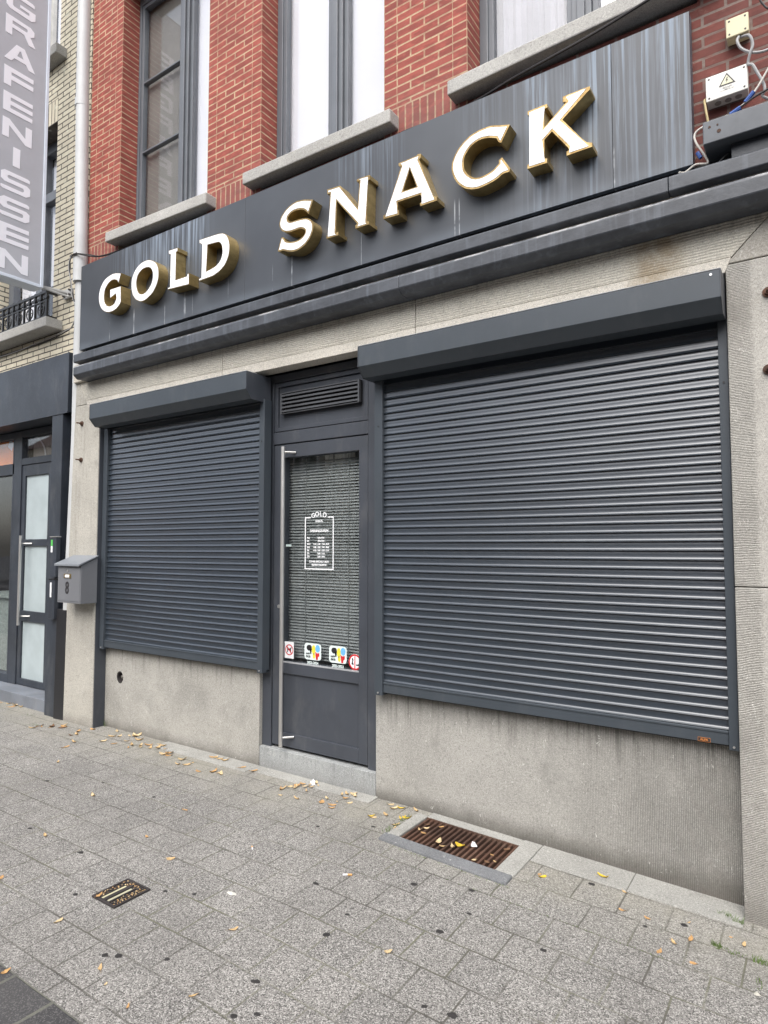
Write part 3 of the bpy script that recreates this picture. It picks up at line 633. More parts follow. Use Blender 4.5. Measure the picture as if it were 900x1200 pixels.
# ================================================================ ROLLER SHUTTERS
def shutter(root, x0, x1, g0, g1, bx0, bx1, z0, zs):
    """x0..x1 curtain, g0/g1 outer edges of the rails, bx0..bx1 the box"""
    # slats
    pitch = .0445; n = int((2.72 - zs) / pitch) + 1
    pr = [(0.0, .0), (.0022, .0008), (.0026, .0050), (.0022, .0060), (.0026, .0070), (.0029, .018), (.0036, .029), (.0058, .0350), (.0108, .0388), (.0136, .0402), (.0142, .0410), (.0138, .0418), (.0060, .0426), (.0, .0445)]
    # t measured downwards from the slat's top; first number is how far it stands out
    vs = []; fs = []; ys = []
    for k in range(n):
        zt = zs + (k + 1) * pitch; jit = random.uniform(-.0006, .0006)
        for out, t in pr: ys.append((-.046 - out * .85 + jit * 0, zt - t))
    ys2 = []
    for k in range(n - 1, -1, -1): ys2 += ys[k * len(pr):(k + 1) * len(pr) - 1]
    ys2.append((-.046, zs))
    NX = 26; np_ = len(pr) - 1
    wob = [[random.uniform(-1, 1) for _ in range(8)] for _ in range(n + 1)]
    def wv(k, u):
        q = u * 6.999; i = int(q); f_ = q - i; f_ = f_ * f_ * (3 - 2 * f_); w_ = wob[min(k, n)]; return w_[i] * (1 - f_) + w_[i + 1] * f_
    for r_, (y, z) in enumerate(ys2):
        k = r_ // np_
        for i in range(NX + 1):
            u = i / NX; vs.append((x0 + (x1 - x0) * u, y + wv(k, u) * .0006 + wv((k * 7 + 3) % n, u) * .0003, z + wv((k * 3 + 1) % n, u) * .0004 - .0012 * math.sin(math.pi * u)))
    for j in range(len(ys2) - 1):
        for i in range(NX): q = j * (NX + 1) + i; fs.append((q, q + 1, q + NX + 2, q + NX + 1))
    cu = MB(); cu.add(vs, fs); cu.add([(x0, -.040, zs), (x1, -.040, zs), (x1, -.040, 2.74), (x0, -.040, 2.74)], [(0, 1, 2, 3)])
    me = cu.build('slat_curtain', SLAT, root)
    for p in me.data.polygons: p.use_smooth = True
    me.data.set_sharp_from_angle(angle=R(55))
    bb = MB(); bb.box(x0 + .001, x1 - .001, -.064, -.030, z0 + .006, zs - .001).box(x0 + .001, x1 - .001, -.068, -.064, zs - .012, zs - .001); bb.build('bottom_bar', ANTH_B, root, bevel=.002)
    MB().box(g0, g1, -.030, -.001, z0 - .006, z0 + .004).build('seal', BLACK, root)
    for a, b in ((g0, x0), (x1, g1)):
        r = MB(); r.box(a, b, -.074, -.002, z0 - .012, 2.60); rr = r.build('guide_rail', ANTH_B, root, bevel=.0025)
        xc = (a + b) / 2
        for zz, yy, mt in ((z0 + .004, -.080, STEEL), (2.30, -.0765, BLACKP)): MB().tube([(xc, -.0745, zz), (xc, yy, zz)], .005, 10).build('screw', mt, rr, smooth=True)
    # box with chamfered underside
    pts = [(-.002, 2.766), (-.240, 2.766), (-.240, 2.643), (-.188, 2.583), (-.085, 2.583), (-.085, 2.61), (-.002, 2.61)]
    k = len(pts); mb = MB(); mb.add([(bx0 + .003, y, z) for y, z in pts] + [(bx1 - .003, y, z) for y, z in pts], [tuple(range(k)), tuple(range(2 * k - 1, k - 1, -1))] + [(i, i + k, (i + 1) % k + k, (i + 1) % k) for i in range(k)])
    bo = mb.build('shutter_box', ANTH_B, root, bevel=.0015)
    cp = [(-.001, 2.768), (-.242, 2.768), (-.242, 2.642), (-.189, 2.581), (-.001, 2.581)]
    for a, b in ((bx0, bx0 + .003), (bx1 - .003, bx1)):
        e = MB(); kk = len(cp); e.add([(a, y, z) for y, z in cp] + [(b, y, z) for y, z in cp], [tuple(range(kk)), tuple(range(2 * kk - 1, kk - 1, -1))] + [(i, i + kk, (i + 1) % kk + kk, (i + 1) % kk) for i in range(kk)])
        e.build('end_cap', ANTH, bo)
    MB().box(bx0, bx1, -.241, -.14, 2.7685, 2.7715).build('box_lip', m_paint('pale_box_edge', (.34, .35, .36), .45), bo)  # thin strip, paler than the box, along its top front edge
    return bo
S1 = thing('roller_shutter', 'closed dark grey roller shutter over the narrower window left of the shop door', 'roller shutter', (-4.22, -.04, .68), 'closed roller shutters of the shopfront')
shutter(S1, -5.145, -3.300, -5.205, -3.250, -5.160, -3.262, .683, .752)
S2 = thing('roller_shutter', 'closed dark grey roller shutter over the wide window right of the shop door', 'roller shutter', (-1.3, -.04, .65), 'closed roller shutters of the shopfront')
B2 = shutter(S2, -2.238, -.371, -2.298, -.331, -2.305, -.333, .660, .730)
bd = MB(); bd.box(-.497, -.448, -.0655, -.064, .668, .684, 0); text_mesh(bd, 'ALFA', .013, (-.4725, -.0656, .676), mi=1, bold=.0006, sx=1.1); bd.box(-.4985, -.4465, -.0652, -.0645, .6665, .6855, 1)
bd.build('maker_badge', [BLKP, m_paint('orange_badge', (.55, .2, .05), .5)], S2)
MB().disc((-.372, 2.748), .006, -.2425, -.2405, 10).build('screw', WHITE, B2)
# outlines of the sign's letters in metres on the facade (x, z)
LETTERS = {
'G':([(-4.777,3.834),(-4.8,3.839),(-4.823,3.845),(-4.846,3.851),(-4.868,3.854),(-4.889,3.856),(-4.909,3.856),(-4.929,3.854),(-4.948,3.851),(-4.966,3.848),(-4.985,3.843),(-5.003,3.837),(-5.019,3.829),(-5.033,3.818),(-5.047,3.805),(-5.059,3.791),(-5.069,3.777),(-5.078,3.763),(-5.084,3.749),(-5.089,3.734),(-5.092,3.719),(-5.094,3.703),(-5.093,3.687),(-5.091,3.67),(-5.087,3.654),(-5.082,3.638),(-5.074,3.622),(-5.066,3.607),(-5.056,3.593),(-5.044,3.582),(-5.032,3.571),(-5.018,3.562),(-5.004,3.554),(-4.989,3.547),(-4.974,3.541),(-4.958,3.537),(-4.941,3.533),(-4.923,3.531),(-4.904,3.531),(-4.886,3.531),(-4.868,3.533),(-4.852,3.537),(-4.836,3.541),(-4.822,3.547),(-4.809,3.554),(-4.798,3.561),(-4.788,3.569),(-4.78,3.577),(-4.771,3.585),(-4.776,3.724),(-4.93,3.728),(-4.927,3.651),(-4.901,3.658),(-4.846,3.672),(-4.843,3.661),(-4.84,3.65),(-4.838,3.639),(-4.839,3.629),(-4.843,3.62),(-4.849,3.61),(-4.856,3.601),(-4.864,3.595),(-4.873,3.59),(-4.882,3.587),(-4.892,3.585),(-4.903,3.585),(-4.914,3.584),(-4.926,3.585),(-4.938,3.587),(-4.95,3.59),(-4.961,3.595),(-4.972,3.601),(-4.982,3.608),(-4.99,3.617),(-4.998,3.626),(-5.004,3.636),(-5.009,3.648),(-5.012,3.66),(-5.014,3.674),(-5.014,3.69),(-5.013,3.705),(-5.011,3.719),(-5.007,3.731),(-5.002,3.743),(-4.995,3.753),(-4.987,3.762),(-4.978,3.771),(-4.968,3.779),(-4.957,3.786),(-4.945,3.792),(-4.932,3.796),(-4.919,3.8),(-4.905,3.802),(-4.891,3.802),(-4.876,3.8),(-4.861,3.797),(-4.847,3.791),(-4.835,3.786),(-4.827,3.779),(-4.821,3.771),(-4.816,3.762),(-4.81,3.754)],
[]),
'O':([(-4.395,3.849),(-4.377,3.843),(-4.358,3.834),(-4.34,3.824),(-4.325,3.814),(-4.313,3.803),(-4.303,3.79),(-4.294,3.777),(-4.287,3.763),(-4.282,3.748),(-4.279,3.733),(-4.277,3.717),(-4.277,3.702),(-4.278,3.686),(-4.28,3.67),(-4.285,3.655),(-4.291,3.639),(-4.299,3.624),(-4.31,3.609),(-4.322,3.594),(-4.335,3.581),(-4.35,3.569),(-4.367,3.559),(-4.384,3.551),(-4.402,3.544),(-4.42,3.537),(-4.439,3.532),(-4.458,3.529),(-4.476,3.528),(-4.495,3.53),(-4.513,3.535),(-4.53,3.541),(-4.547,3.549),(-4.563,3.559),(-4.578,3.571),(-4.591,3.584),(-4.603,3.599),(-4.613,3.615),(-4.62,3.632),(-4.626,3.651),(-4.63,3.669),(-4.632,3.688),(-4.633,3.707),(-4.631,3.726),(-4.628,3.744),(-4.622,3.76),(-4.613,3.775),(-4.603,3.79),(-4.592,3.803),(-4.579,3.815),(-4.565,3.825),(-4.55,3.834),(-4.534,3.842),(-4.517,3.848),(-4.5,3.852),(-4.482,3.855),(-4.465,3.856),(-4.447,3.857),(-4.43,3.856),(-4.412,3.853)],
[[(-4.399,3.788),(-4.388,3.783),(-4.378,3.775),(-4.37,3.767),(-4.363,3.757),(-4.357,3.746),(-4.353,3.734),(-4.351,3.722),(-4.35,3.709),(-4.351,3.696),(-4.353,3.682),(-4.356,3.669),(-4.362,3.656),(-4.369,3.645),(-4.378,3.634),(-4.388,3.625),(-4.399,3.616),(-4.41,3.608),(-4.421,3.601),(-4.433,3.596),(-4.445,3.592),(-4.457,3.589),(-4.469,3.588),(-4.481,3.588),(-4.492,3.59),(-4.503,3.593),(-4.513,3.598),(-4.523,3.603),(-4.532,3.611),(-4.54,3.621),(-4.548,3.633),(-4.555,3.646),(-4.56,3.66),(-4.563,3.674),(-4.565,3.689),(-4.565,3.704),(-4.564,3.718),(-4.561,3.73),(-4.556,3.742),(-4.55,3.753),(-4.543,3.762),(-4.533,3.771),(-4.522,3.779),(-4.51,3.785),(-4.498,3.791),(-4.486,3.794),(-4.474,3.796),(-4.461,3.797),(-4.448,3.797),(-4.436,3.797),(-4.423,3.795),(-4.41,3.793)]]),
'L':([(-4.159,3.863),(-4.048,3.857),(-4.048,3.828),(-4.065,3.825),(-4.067,3.607),(-3.934,3.605),(-3.928,3.623),(-3.91,3.623),(-3.908,3.534),(-4.16,3.551),(-4.163,3.566),(-4.135,3.568),(-4.133,3.824),(-4.156,3.834)],
[]),
'D':([(-3.799,3.85),(-3.634,3.842),(-3.609,3.84),(-3.585,3.838),(-3.562,3.835),(-3.542,3.831),(-3.526,3.823),(-3.512,3.814),(-3.501,3.803),(-3.491,3.79),(-3.483,3.776),(-3.476,3.759),(-3.471,3.742),(-3.468,3.725),(-3.467,3.707),(-3.468,3.69),(-3.47,3.673),(-3.474,3.656),(-3.479,3.64),(-3.487,3.625),(-3.495,3.611),(-3.505,3.598),(-3.517,3.586),(-3.531,3.575),(-3.546,3.566),(-3.562,3.558),(-3.579,3.551),(-3.598,3.545),(-3.618,3.54),(-3.637,3.535),(-3.796,3.533),(-3.796,3.55),(-3.771,3.554),(-3.766,3.805),(-3.797,3.823)],
[[(-3.705,3.787),(-3.622,3.78),(-3.61,3.778),(-3.598,3.777),(-3.586,3.775),(-3.576,3.771),(-3.568,3.765),(-3.561,3.758),(-3.555,3.75),(-3.55,3.74),(-3.546,3.727),(-3.544,3.712),(-3.542,3.696),(-3.543,3.681),(-3.546,3.668),(-3.551,3.654),(-3.558,3.642),(-3.566,3.631),(-3.576,3.622),(-3.588,3.614),(-3.601,3.607),(-3.618,3.601),(-3.639,3.597),(-3.664,3.593),(-3.69,3.59),(-3.716,3.586)]]),
'S':([(-2.684,3.815),(-2.706,3.822),(-2.73,3.83),(-2.753,3.837),(-2.774,3.842),(-2.793,3.845),(-2.811,3.847),(-2.828,3.848),(-2.845,3.847),(-2.862,3.844),(-2.879,3.839),(-2.896,3.833),(-2.911,3.826),(-2.925,3.819),(-2.938,3.809),(-2.949,3.8),(-2.959,3.789),(-2.967,3.779),(-2.974,3.768),(-2.978,3.756),(-2.981,3.745),(-2.982,3.733),(-2.98,3.721),(-2.977,3.709),(-2.971,3.699),(-2.964,3.689),(-2.955,3.681),(-2.944,3.673),(-2.932,3.666),(-2.918,3.661),(-2.903,3.658),(-2.887,3.655),(-2.87,3.653),(-2.853,3.653),(-2.833,3.653),(-2.815,3.654),(-2.799,3.653),(-2.787,3.65),(-2.777,3.646),(-2.768,3.641),(-2.762,3.637),(-2.756,3.632),(-2.752,3.628),(-2.751,3.623),(-2.751,3.617),(-2.753,3.611),(-2.758,3.604),(-2.764,3.598),(-2.772,3.592),(-2.781,3.588),(-2.791,3.584),(-2.803,3.581),(-2.815,3.579),(-2.828,3.579),(-2.842,3.579),(-2.856,3.581),(-2.87,3.583),(-2.883,3.586),(-2.896,3.591),(-2.909,3.596),(-2.92,3.602),(-2.928,3.609),(-2.934,3.618),(-2.94,3.627),(-2.946,3.636),(-2.964,3.637),(-2.995,3.55),(-2.967,3.543),(-2.953,3.546),(-2.937,3.54),(-2.922,3.533),(-2.907,3.527),(-2.891,3.521),(-2.874,3.517),(-2.856,3.513),(-2.838,3.511),(-2.82,3.511),(-2.802,3.514),(-2.783,3.519),(-2.766,3.525),(-2.75,3.532),(-2.736,3.541),(-2.723,3.551),(-2.712,3.562),(-2.703,3.573),(-2.695,3.586),(-2.688,3.599),(-2.684,3.612),(-2.681,3.625),(-2.681,3.637),(-2.682,3.648),(-2.685,3.659),(-2.69,3.669),(-2.695,3.677),(-2.702,3.685),(-2.711,3.692),(-2.72,3.698),(-2.729,3.703),(-2.739,3.707),(-2.75,3.71),(-2.762,3.713),(-2.777,3.715),(-2.794,3.717),(-2.811,3.718),(-2.827,3.719),(-2.842,3.72),(-2.857,3.721),(-2.871,3.722),(-2.882,3.724),(-2.891,3.728),(-2.897,3.732),(-2.902,3.737),(-2.905,3.742),(-2.906,3.748),(-2.907,3.754),(-2.905,3.761),(-2.901,3.767),(-2.895,3.772),(-2.887,3.777),(-2.877,3.782),(-2.866,3.785),(-2.854,3.787),(-2.839,3.787),(-2.825,3.787),(-2.812,3.785),(-2.799,3.783),(-2.788,3.78),(-2.777,3.776),(-2.768,3.772),(-2.761,3.768),(-2.755,3.763),(-2.749,3.758),(-2.743,3.753),(-2.722,3.729)],
[]),
'N':([(-2.567,3.844),(-2.462,3.837),(-2.322,3.648),(-2.308,3.816),(-2.329,3.819),(-2.329,3.834),(-2.232,3.831),(-2.23,3.803),(-2.246,3.799),(-2.253,3.541),(-2.237,3.542),(-2.237,3.521),(-2.338,3.522),(-2.34,3.544),(-2.324,3.548),(-2.487,3.745),(-2.494,3.54),(-2.474,3.541),(-2.474,3.518),(-2.57,3.522),(-2.57,3.543),(-2.553,3.544),(-2.542,3.81),(-2.565,3.813)],
[]),
'A':([(-2.02,3.831),(-1.896,3.832),(-1.886,3.84),(-1.866,3.836),(-1.866,3.811),(-1.878,3.804),(-1.789,3.564),(-1.776,3.551),(-1.761,3.547),(-1.761,3.523),(-1.87,3.523),(-1.873,3.541),(-1.858,3.545),(-1.857,3.563),(-1.87,3.592),(-2.025,3.595),(-2.027,3.545),(-2.017,3.543),(-2.017,3.516),(-2.129,3.522),(-2.129,3.543),(-2.109,3.547),(-2.002,3.804),(-2.019,3.814)],
[[(-1.941,3.772),(-1.894,3.647),(-1.991,3.649)]]),
'C':([(-1.313,3.801),(-1.326,3.805),(-1.339,3.809),(-1.352,3.813),(-1.365,3.817),(-1.379,3.822),(-1.393,3.827),(-1.407,3.832),(-1.421,3.835),(-1.435,3.837),(-1.448,3.838),(-1.462,3.838),(-1.477,3.838),(-1.493,3.837),(-1.509,3.835),(-1.525,3.832),(-1.54,3.828),(-1.555,3.823),(-1.568,3.816),(-1.581,3.809),(-1.593,3.801),(-1.605,3.791),(-1.616,3.781),(-1.626,3.771),(-1.635,3.76),(-1.643,3.749),(-1.65,3.737),(-1.655,3.725),(-1.66,3.713),(-1.662,3.701),(-1.664,3.689),(-1.664,3.677),(-1.663,3.665),(-1.661,3.653),(-1.658,3.64),(-1.653,3.628),(-1.648,3.616),(-1.642,3.604),(-1.635,3.592),(-1.627,3.58),(-1.618,3.569),(-1.607,3.558),(-1.596,3.548),(-1.585,3.539),(-1.572,3.531),(-1.558,3.525),(-1.544,3.519),(-1.529,3.515),(-1.514,3.512),(-1.499,3.51),(-1.483,3.511),(-1.467,3.512),(-1.452,3.514),(-1.436,3.516),(-1.419,3.519),(-1.404,3.523),(-1.39,3.527),(-1.38,3.531),(-1.371,3.536),(-1.363,3.541),(-1.355,3.544),(-1.346,3.545),(-1.337,3.545),(-1.328,3.544),(-1.319,3.544),(-1.315,3.561),(-1.36,3.637),(-1.378,3.627),(-1.377,3.608),(-1.386,3.602),(-1.394,3.596),(-1.402,3.59),(-1.412,3.584),(-1.423,3.58),(-1.436,3.576),(-1.449,3.573),(-1.463,3.571),(-1.475,3.57),(-1.489,3.57),(-1.501,3.571),(-1.514,3.574),(-1.525,3.579),(-1.537,3.586),(-1.547,3.594),(-1.557,3.603),(-1.566,3.613),(-1.574,3.625),(-1.581,3.637),(-1.586,3.65),(-1.588,3.663),(-1.589,3.678),(-1.588,3.692),(-1.586,3.704),(-1.584,3.715),(-1.579,3.724),(-1.574,3.733),(-1.567,3.741),(-1.559,3.75),(-1.55,3.758),(-1.54,3.765),(-1.529,3.771),(-1.518,3.775),(-1.507,3.778),(-1.495,3.78),(-1.483,3.781),(-1.472,3.781),(-1.461,3.779),(-1.45,3.777),(-1.438,3.774),(-1.426,3.77),(-1.415,3.765),(-1.403,3.76),(-1.391,3.755),(-1.378,3.727),(-1.363,3.719)],
[]),
'K':([(-1.213,3.834),(-1.108,3.834),(-1.107,3.814),(-1.123,3.813),(-1.125,3.713),(-1.006,3.804),(-1.025,3.809),(-1.025,3.838),(-0.889,3.837),(-0.888,3.821),(-1.029,3.719),(-0.935,3.587),(-0.907,3.555),(-0.882,3.545),(-0.882,3.524),(-1.01,3.523),(-1.01,3.545),(-0.995,3.547),(-1.002,3.563),(-1.084,3.678),(-1.125,3.647),(-1.126,3.548),(-1.111,3.544),(-1.112,3.521),(-1.218,3.524),(-1.218,3.547),(-1.204,3.547),(-1.201,3.808),(-1.213,3.815)],
[]),
}
# ================================================================ SIGN
SG = thing('shop_sign', 'long dark grey metal sign board with raised white and gold letters GOLD SNACK', 'shop sign', (-3, -.06, 3.33))
for a, b in ((-5.532, -3.4105), (-3.409, -.8078), (-.8065, -.446)):
    f = lambda x: 3.333 + (x + 5.53) * -.0005; g = lambda x: 4.110 - (x + 5.53) * .0063
    MB().hexa([(a, -.13, f(a)), (b, -.13, f(b)), (b, -.06, f(b)), (a, -.06, f(a)), (a, -.13, g(a)), (b, -.13, g(b)), (b, -.06, g(b)), (a, -.06, g(a))]).build('sign_panel', SIGNM, SG, bevel=.002)
def simplify(poly, tol):     # Douglas-Peucker on a closed outline
    def dp(P):
        if len(P) < 3: return P
        a, b = Vector(P[0]), Vector(P[-1]); ab = b - a; L = ab.length or 1e-9
        ds = [abs(ab.x * (p[1] - a.y) - ab.y * (p[0] - a.x)) / L for p in P[1:-1]]; m = max(ds)
        if m < tol: return [P[0], P[-1]]
        k = ds.index(m) + 1; return dp(P[:k + 1])[:-1] + dp(P[k:])
    i = min(range(len(poly)), key=lambda q: poly[q][0] + poly[q][1]); j = max(range(len(poly)), key=lambda q: poly[q][0] + poly[q][1])
    P = poly[i:] + poly[:i]; j = (j - i) % len(poly)
    return dp(P[:j + 1])[:-1] + dp(P[j:] + [P[0]])[:-1]
LETW = m_paint('white_acrylic', (.88, .89, .91), .3, .01, spec=.5)
for ch, (outer, holes) in LETTERS.items():
    body = MB(); body.poly(outer, holes, -.2205, -.131, 0)
    L = body.build('letter', GOLD, SG, label='raised letter %s of the sign, white face on a gold box' % ch)
    for p in L.data.polygons: p.use_smooth = True
    L.data.set_sharp_from_angle(angle=R(32))
    rim = ch in 'SNACK' and outer[0][0] > -3.2
    d = .0105 if rim else .0045
    # bright folded rim and the white face
    fo = simplify(outer, .016) if ch in 'NAK' else outer
    fc = MB(); fc.poly(inset(fo, d), [inset(h, -d * .7) for h in holes], -.2235, -.2206, 0)
    fc.build('letter_face', LETW, L)
    rm_ = MB(); rm_.poly(inset(outer, .0002), [inset(h, -.0002) for h in holes], -.2215, -.2205); rm_.build('letter_rim', GOLDR, L)

# ================================================================ THE NEIGHBOUR ON THE LEFT
nb = thing('neighbour_building', 'cream brick building with a dark shopfront and frosted glass door at the left edge', 'building', (-7.5, .1, 0))
CB1, CB2, CMO = (.68, .62, .48), (.60, .54, .42), (.085, .078, .07)
CBR = m_brick('cream_brick', CB1, CB2, CMO, -5.62, 3.40, .215, .0525, .5, .0065, rake=1.2, pv=.25)
CBRR = m_brick('cream_brick_reveal', CB1, CB2, CMO, -.05, 3.40, .215, .0525, .5, .0065, 'y', rake=1.2, pv=.25)
def bwall(x0, x1, z0, z1):
    e = MB(); v_ = [(x0, -.06, z0), (x1, -.06, z0), (x1, .24, z0), (x0, .24, z0), (x0, -.06, z1), (x1, -.06, z1), (x1, .24, z1), (x0, .24, z1)]
    e.add(v_, [(3, 2, 1, 0), (4, 5, 6, 7), (0, 1, 5, 4), (2, 3, 7, 6)], 0); e.add(v_, [(1, 2, 6, 5), (3, 0, 4, 7)], 1); e.build('brick_wall', [CBR, CBRR], nb)
RJ = -6.135
bwall(RJ, -5.575, 3.36, 9); bwall(-7.35, RJ, 3.36, 3.70); bwall(-7.35, RJ, 5.80, 6.45); bwall(-12, -7.35, 3.36, 9); bwall(-7.35, RJ, 8.4, 9)
MB().box(-7.35, RJ, -.061, .1, 5.76, 6.0).build('soldier_arch', m_brick('cream_soldier', CB1, CB2, CMO, 5.76, RJ, .24, .06, 0, .0065, 'z', rake=1.2, pv=.25), nb)
MB().box(-12, -5.605, .30, .42, 2.8, 9).build('light_leak_backing', INTER, nb)  # unseen wall added behind the neighbour's windows against light leaks
for zb, zt in ((3.74, 5.76), (6.47, 8.4)):
    f = MB(); f.box(RJ - .10, RJ, .10, .18, zb, zt).box(-7.35, -7.25, .10, .18, zb, zt).box(-6.78, -6.66, .10, .18, zb, zt).box(-7.25, -6.78, .10, .18, zt - .1, zt).box(-6.66, RJ - .1, .10, .18, zt - .1, zt).box(-7.25, -6.78, .10, .18, zb, zb + .1).box(-6.66, RJ - .1, .10, .18, zb, zb + .1)
    if zb < 5: f.box(-7.25, -6.78, .10, .18, 5.14, 5.24).box(-6.66, RJ - .1, .10, .18, 5.14, 5.24)
    w_ = f.build('window', FRAMEW if zb < 5 else m_paint('white_frame', (.62, .61, .57), .5), nb, bevel=.004)
    MB().box(-7.25, -6.78, .14, .146, zb + .1, zt - .1).box(-6.66, RJ - .1, .14, .146, zb + .1, zt - .1).build('pane', GLASS, w_)
    MB().box(-7.24, -6.79, .19, .195, zb + .1, zt - .1).box(-6.65, RJ - .11, .19, .195, zb + (.1 if zb > 5 else .55), zt - .1).build('blind', BLIND, w_)
MB().box(-7.5, RJ + .13, -.17, .1, 6.35, 6.45).build('sill', ST_SILL, nb, bevel=.008)
bs = MB().box(-7.6, -5.955, -.22, .1, 3.62, 3.715).build('balcony_sill', ST_SILL, nb, bevel=.01)
# railing on the balcony sill
rl = MB(); RX0, RX1, RY = -7.4, -6.055, -.16
rl.box(RX0, RX1, RY - .012, RY + .012, 3.975, 3.997); rl.box(RX0, RX1, RY - .008, RY + .008, 3.895, 3.907); rl.box(RX0, RX1, RY - .008, RY + .008, 3.745, 3.757)
rl.box(RX1 - .016, RX1, RY - .008, -.05, 3.975, 3.995).box(RX1 - .016, RX1, RY - .008, -.05, 3.75, 3.762)
k = 0; x = RX1
while x > RX0:
    rl.box(x - .009, x + .009, RY - .009, RY + .009, 3.70, 4.005)
    if k % 2 == 1:
        for s in (-1, 1): rl.curve([(x - .0 + s * .012, RY, 3.77), (x + s * .05, RY, 3.80), (x + s * .055, RY, 3.85), (x + s * .02, RY, 3.875), (x + s * .012, RY, 3.84), (x + s * .03, RY, 3.83)], .006, 6)
    rl.disc((x, 3.935), .020, RY - .014, RY + .014, 10)
    x -= .105; k += 1
for k in range(12): rl.disc((RX1 - .05 - k * .105, 3.936), .016, RY - .006, RY + .006, 8)
rl.build('iron_railing', BLACKP, nb)
MB().box(-12, -5.745, -.105, .25, 2.80, 3.362).build('fascia', ANTH_D, nb, bevel=.003)
MB().box(-12, -5.74, -.112, -.10, 2.790, 2.805).build('fascia_trim', ANTH_D, nb)
MB().box(-6.005, -5.822, -.105, .30, -.02, 2.79).build('pilaster', ANTH_D, nb, bevel=.004)
MB().box(-5.822, -5.70, .0, .30, -.02, 2.79).build('filler', BLACK, nb)
MB().hexa([(-5.815, -.125, -.02), (-5.672, -.110, -.02), (-5.672, .0, -.02), (-5.815, .0, -.02), (-5.80, -.125, .985), (-5.672, -.110, .985), (-5.672, 0, .985), (-5.80, 0, .985)]).build('corner_board', BLACKP, nb, bevel=.004)
# recessed door and window
YD = .14
f = MB(); f.box(-6.455, -6.40, YD, .22, .115, 2.79).box(-7.20, -7.045, YD, .22, .115, 2.79).box(-7.045, -6.455, YD, .22, 2.42, 2.49).box(-7.045, -6.455, YD, .22, 2.72, 2.79)
nd = f.build('door', ANTH_D, nb, bevel=.003)
MB().box(-6.40, -6.005, .14, .30, -.02, 2.79).build('jamb_board', ANTH_D, nb)
l = MB(); a, b = -7.04, -6.46; ys = (YD + .01, .21); l.box(a, a + .065, *ys, .12, 2.415).box(b - .055, b, *ys, .12, 2.415)
for z0, z1 in ((.12, .185), (.775, .885), (1.56, 1.63), (2.30, 2.415)): l.box(a + .065, b - .055, *ys, z0, z1)
nl = l.build('door_leaf', ANTH_D, nd, bevel=.002)
for z0, z1 in ((.185, .775), (.885, 1.56), (1.63, 2.30)): MB().box(a + .065, b - .055, YD + .03, YD + .038, z0, z1).build('frosted_pane', FROST, nl)
h = MB(); h.tube([(-6.877, .07, .745), (-6.877, .07, 1.668)], .014, 14)
for z in (.835, 1.585): h.tube([(-6.877, .07, z), (-6.877, .10, z), (-6.80, .150, z)], .008, 8)
h.build('handle', STEEL, nl, smooth=True)
MB().box(-7.04, -6.46, YD + .03, YD + .038, 2.49, 2.72).build('transom_pane', GLASS, nd)
MB().box(-7.04, -6.46, .26, .27, 2.45, 2.78).build('transom_backing', m_paint('beige_board', (.36, .33, .29), .7), nd)
ac = MB(); ac.curve([(-7.0, .25, 2.74), (-6.90, .25, 2.70), (-6.80, .25, 2.60), (-6.76, .25, 2.47)], .008, 8); ac.build('arched_wire', WHITE, nd)
f = MB(); f.box(-12, -7.20, YD, .22, .10, .20).box(-12, -7.20, YD, .22, 2.33, 2.45).box(-12, -7.20, YD, .22, 2.72, 2.79).box(-7.23, -7.2, YD, .22, .20, 2.72).box(-9.2, -9.1, YD, .22, .2, 2.72)
sw = f.build('shop_window', ANTH_D, nb, bevel=.003)
MB().box(-12, -7.23, YD + .04, YD + .05, .20, 2.33).box(-12, -7.23, YD + .04, YD + .05, 2.45, 2.72).build('pane', GLASS, sw)
MB().box(-12, -7.23, .20, .21, 2.42, 2.75).build('orange_panel', ORANGE, sw)
tgm = MB(); tgm.hexa([(-7.46, .195, 2.66), (-7.38, .195, 2.61), (-7.38, .198, 2.61), (-7.46, .198, 2.66), (-7.42, .195, 2.74), (-7.33, .195, 2.69), (-7.33, .198, 2.69), (-7.42, .198, 2.74)]); tgm.build('price_tag', WHITE, sw)
rm = MB(); rm.box(-12, -6.4, 2.0, 2.05, 0, 2.8).box(-12, -6.4, .3, 2.0, .0, .1).box(-12, -6.4, .3, 2.0, 2.75, 2.8).box(-6.42, -6.38, .22, 2.0, 0, 2.8).box(-12.05, -12, .1, 2.05, 0, 2.8); rm.build('room', INTER, nb)
ct = MB(); ct.box(-8.6, -7.3, .5, 1.1, .1, .95).box(-8.7, -7.28, .46, 1.15, .95, .99).box(-8.4, -7.5, 1.7, 1.98, 1.2, 1.24).box(-8.4, -7.5, 1.7, 1.98, 1.7, 1.74).box(-7.9, -7.4, .6, .8, .99, 1.25); ct.build('counter', m_plain('counter_laminate', (.25, .30, .27)), nb)
MB().box(-12, -6.006, -.06, .25, -.05, .112).build('threshold', SILLBLUE, nb, bevel=.005)
for (x0, x1, z0, z1) in ((-5.893, -5.795, 1.275, 1.640), (-5.907, -5.802, .892, 1.252)):
    b_ = MB().box(x0, x1, -.150, -.106, z0, z1).build('intercom', ANTH_D, nb, bevel=.004)
    MB().box(x0 - .004, x1 + .004, -.156, -.106, z1, z1 + .008).build('cover_plate', STEEL if z0 > 1 else BLACKP, b_)
    if z0 > 1: MB().box(x0 + .012, x0 + .040, -.1515, -.1503, 1.56, 1.615).build('label_strip', LABEL_G, b_); MB().box(x0 + .012, x0 + .040, -.1515, -.1503, 1.50, 1.558).build('label_strip', WHITE, b_)
    else: MB().box(x0 + .030, x0 + .055, -.1515, -.1503, 1.09, 1.225).build('label_strip', WHITE, b_)
MB().box(-40, -12, -.06, .4, -.2, 9).build('far_wall', CBR, nb)

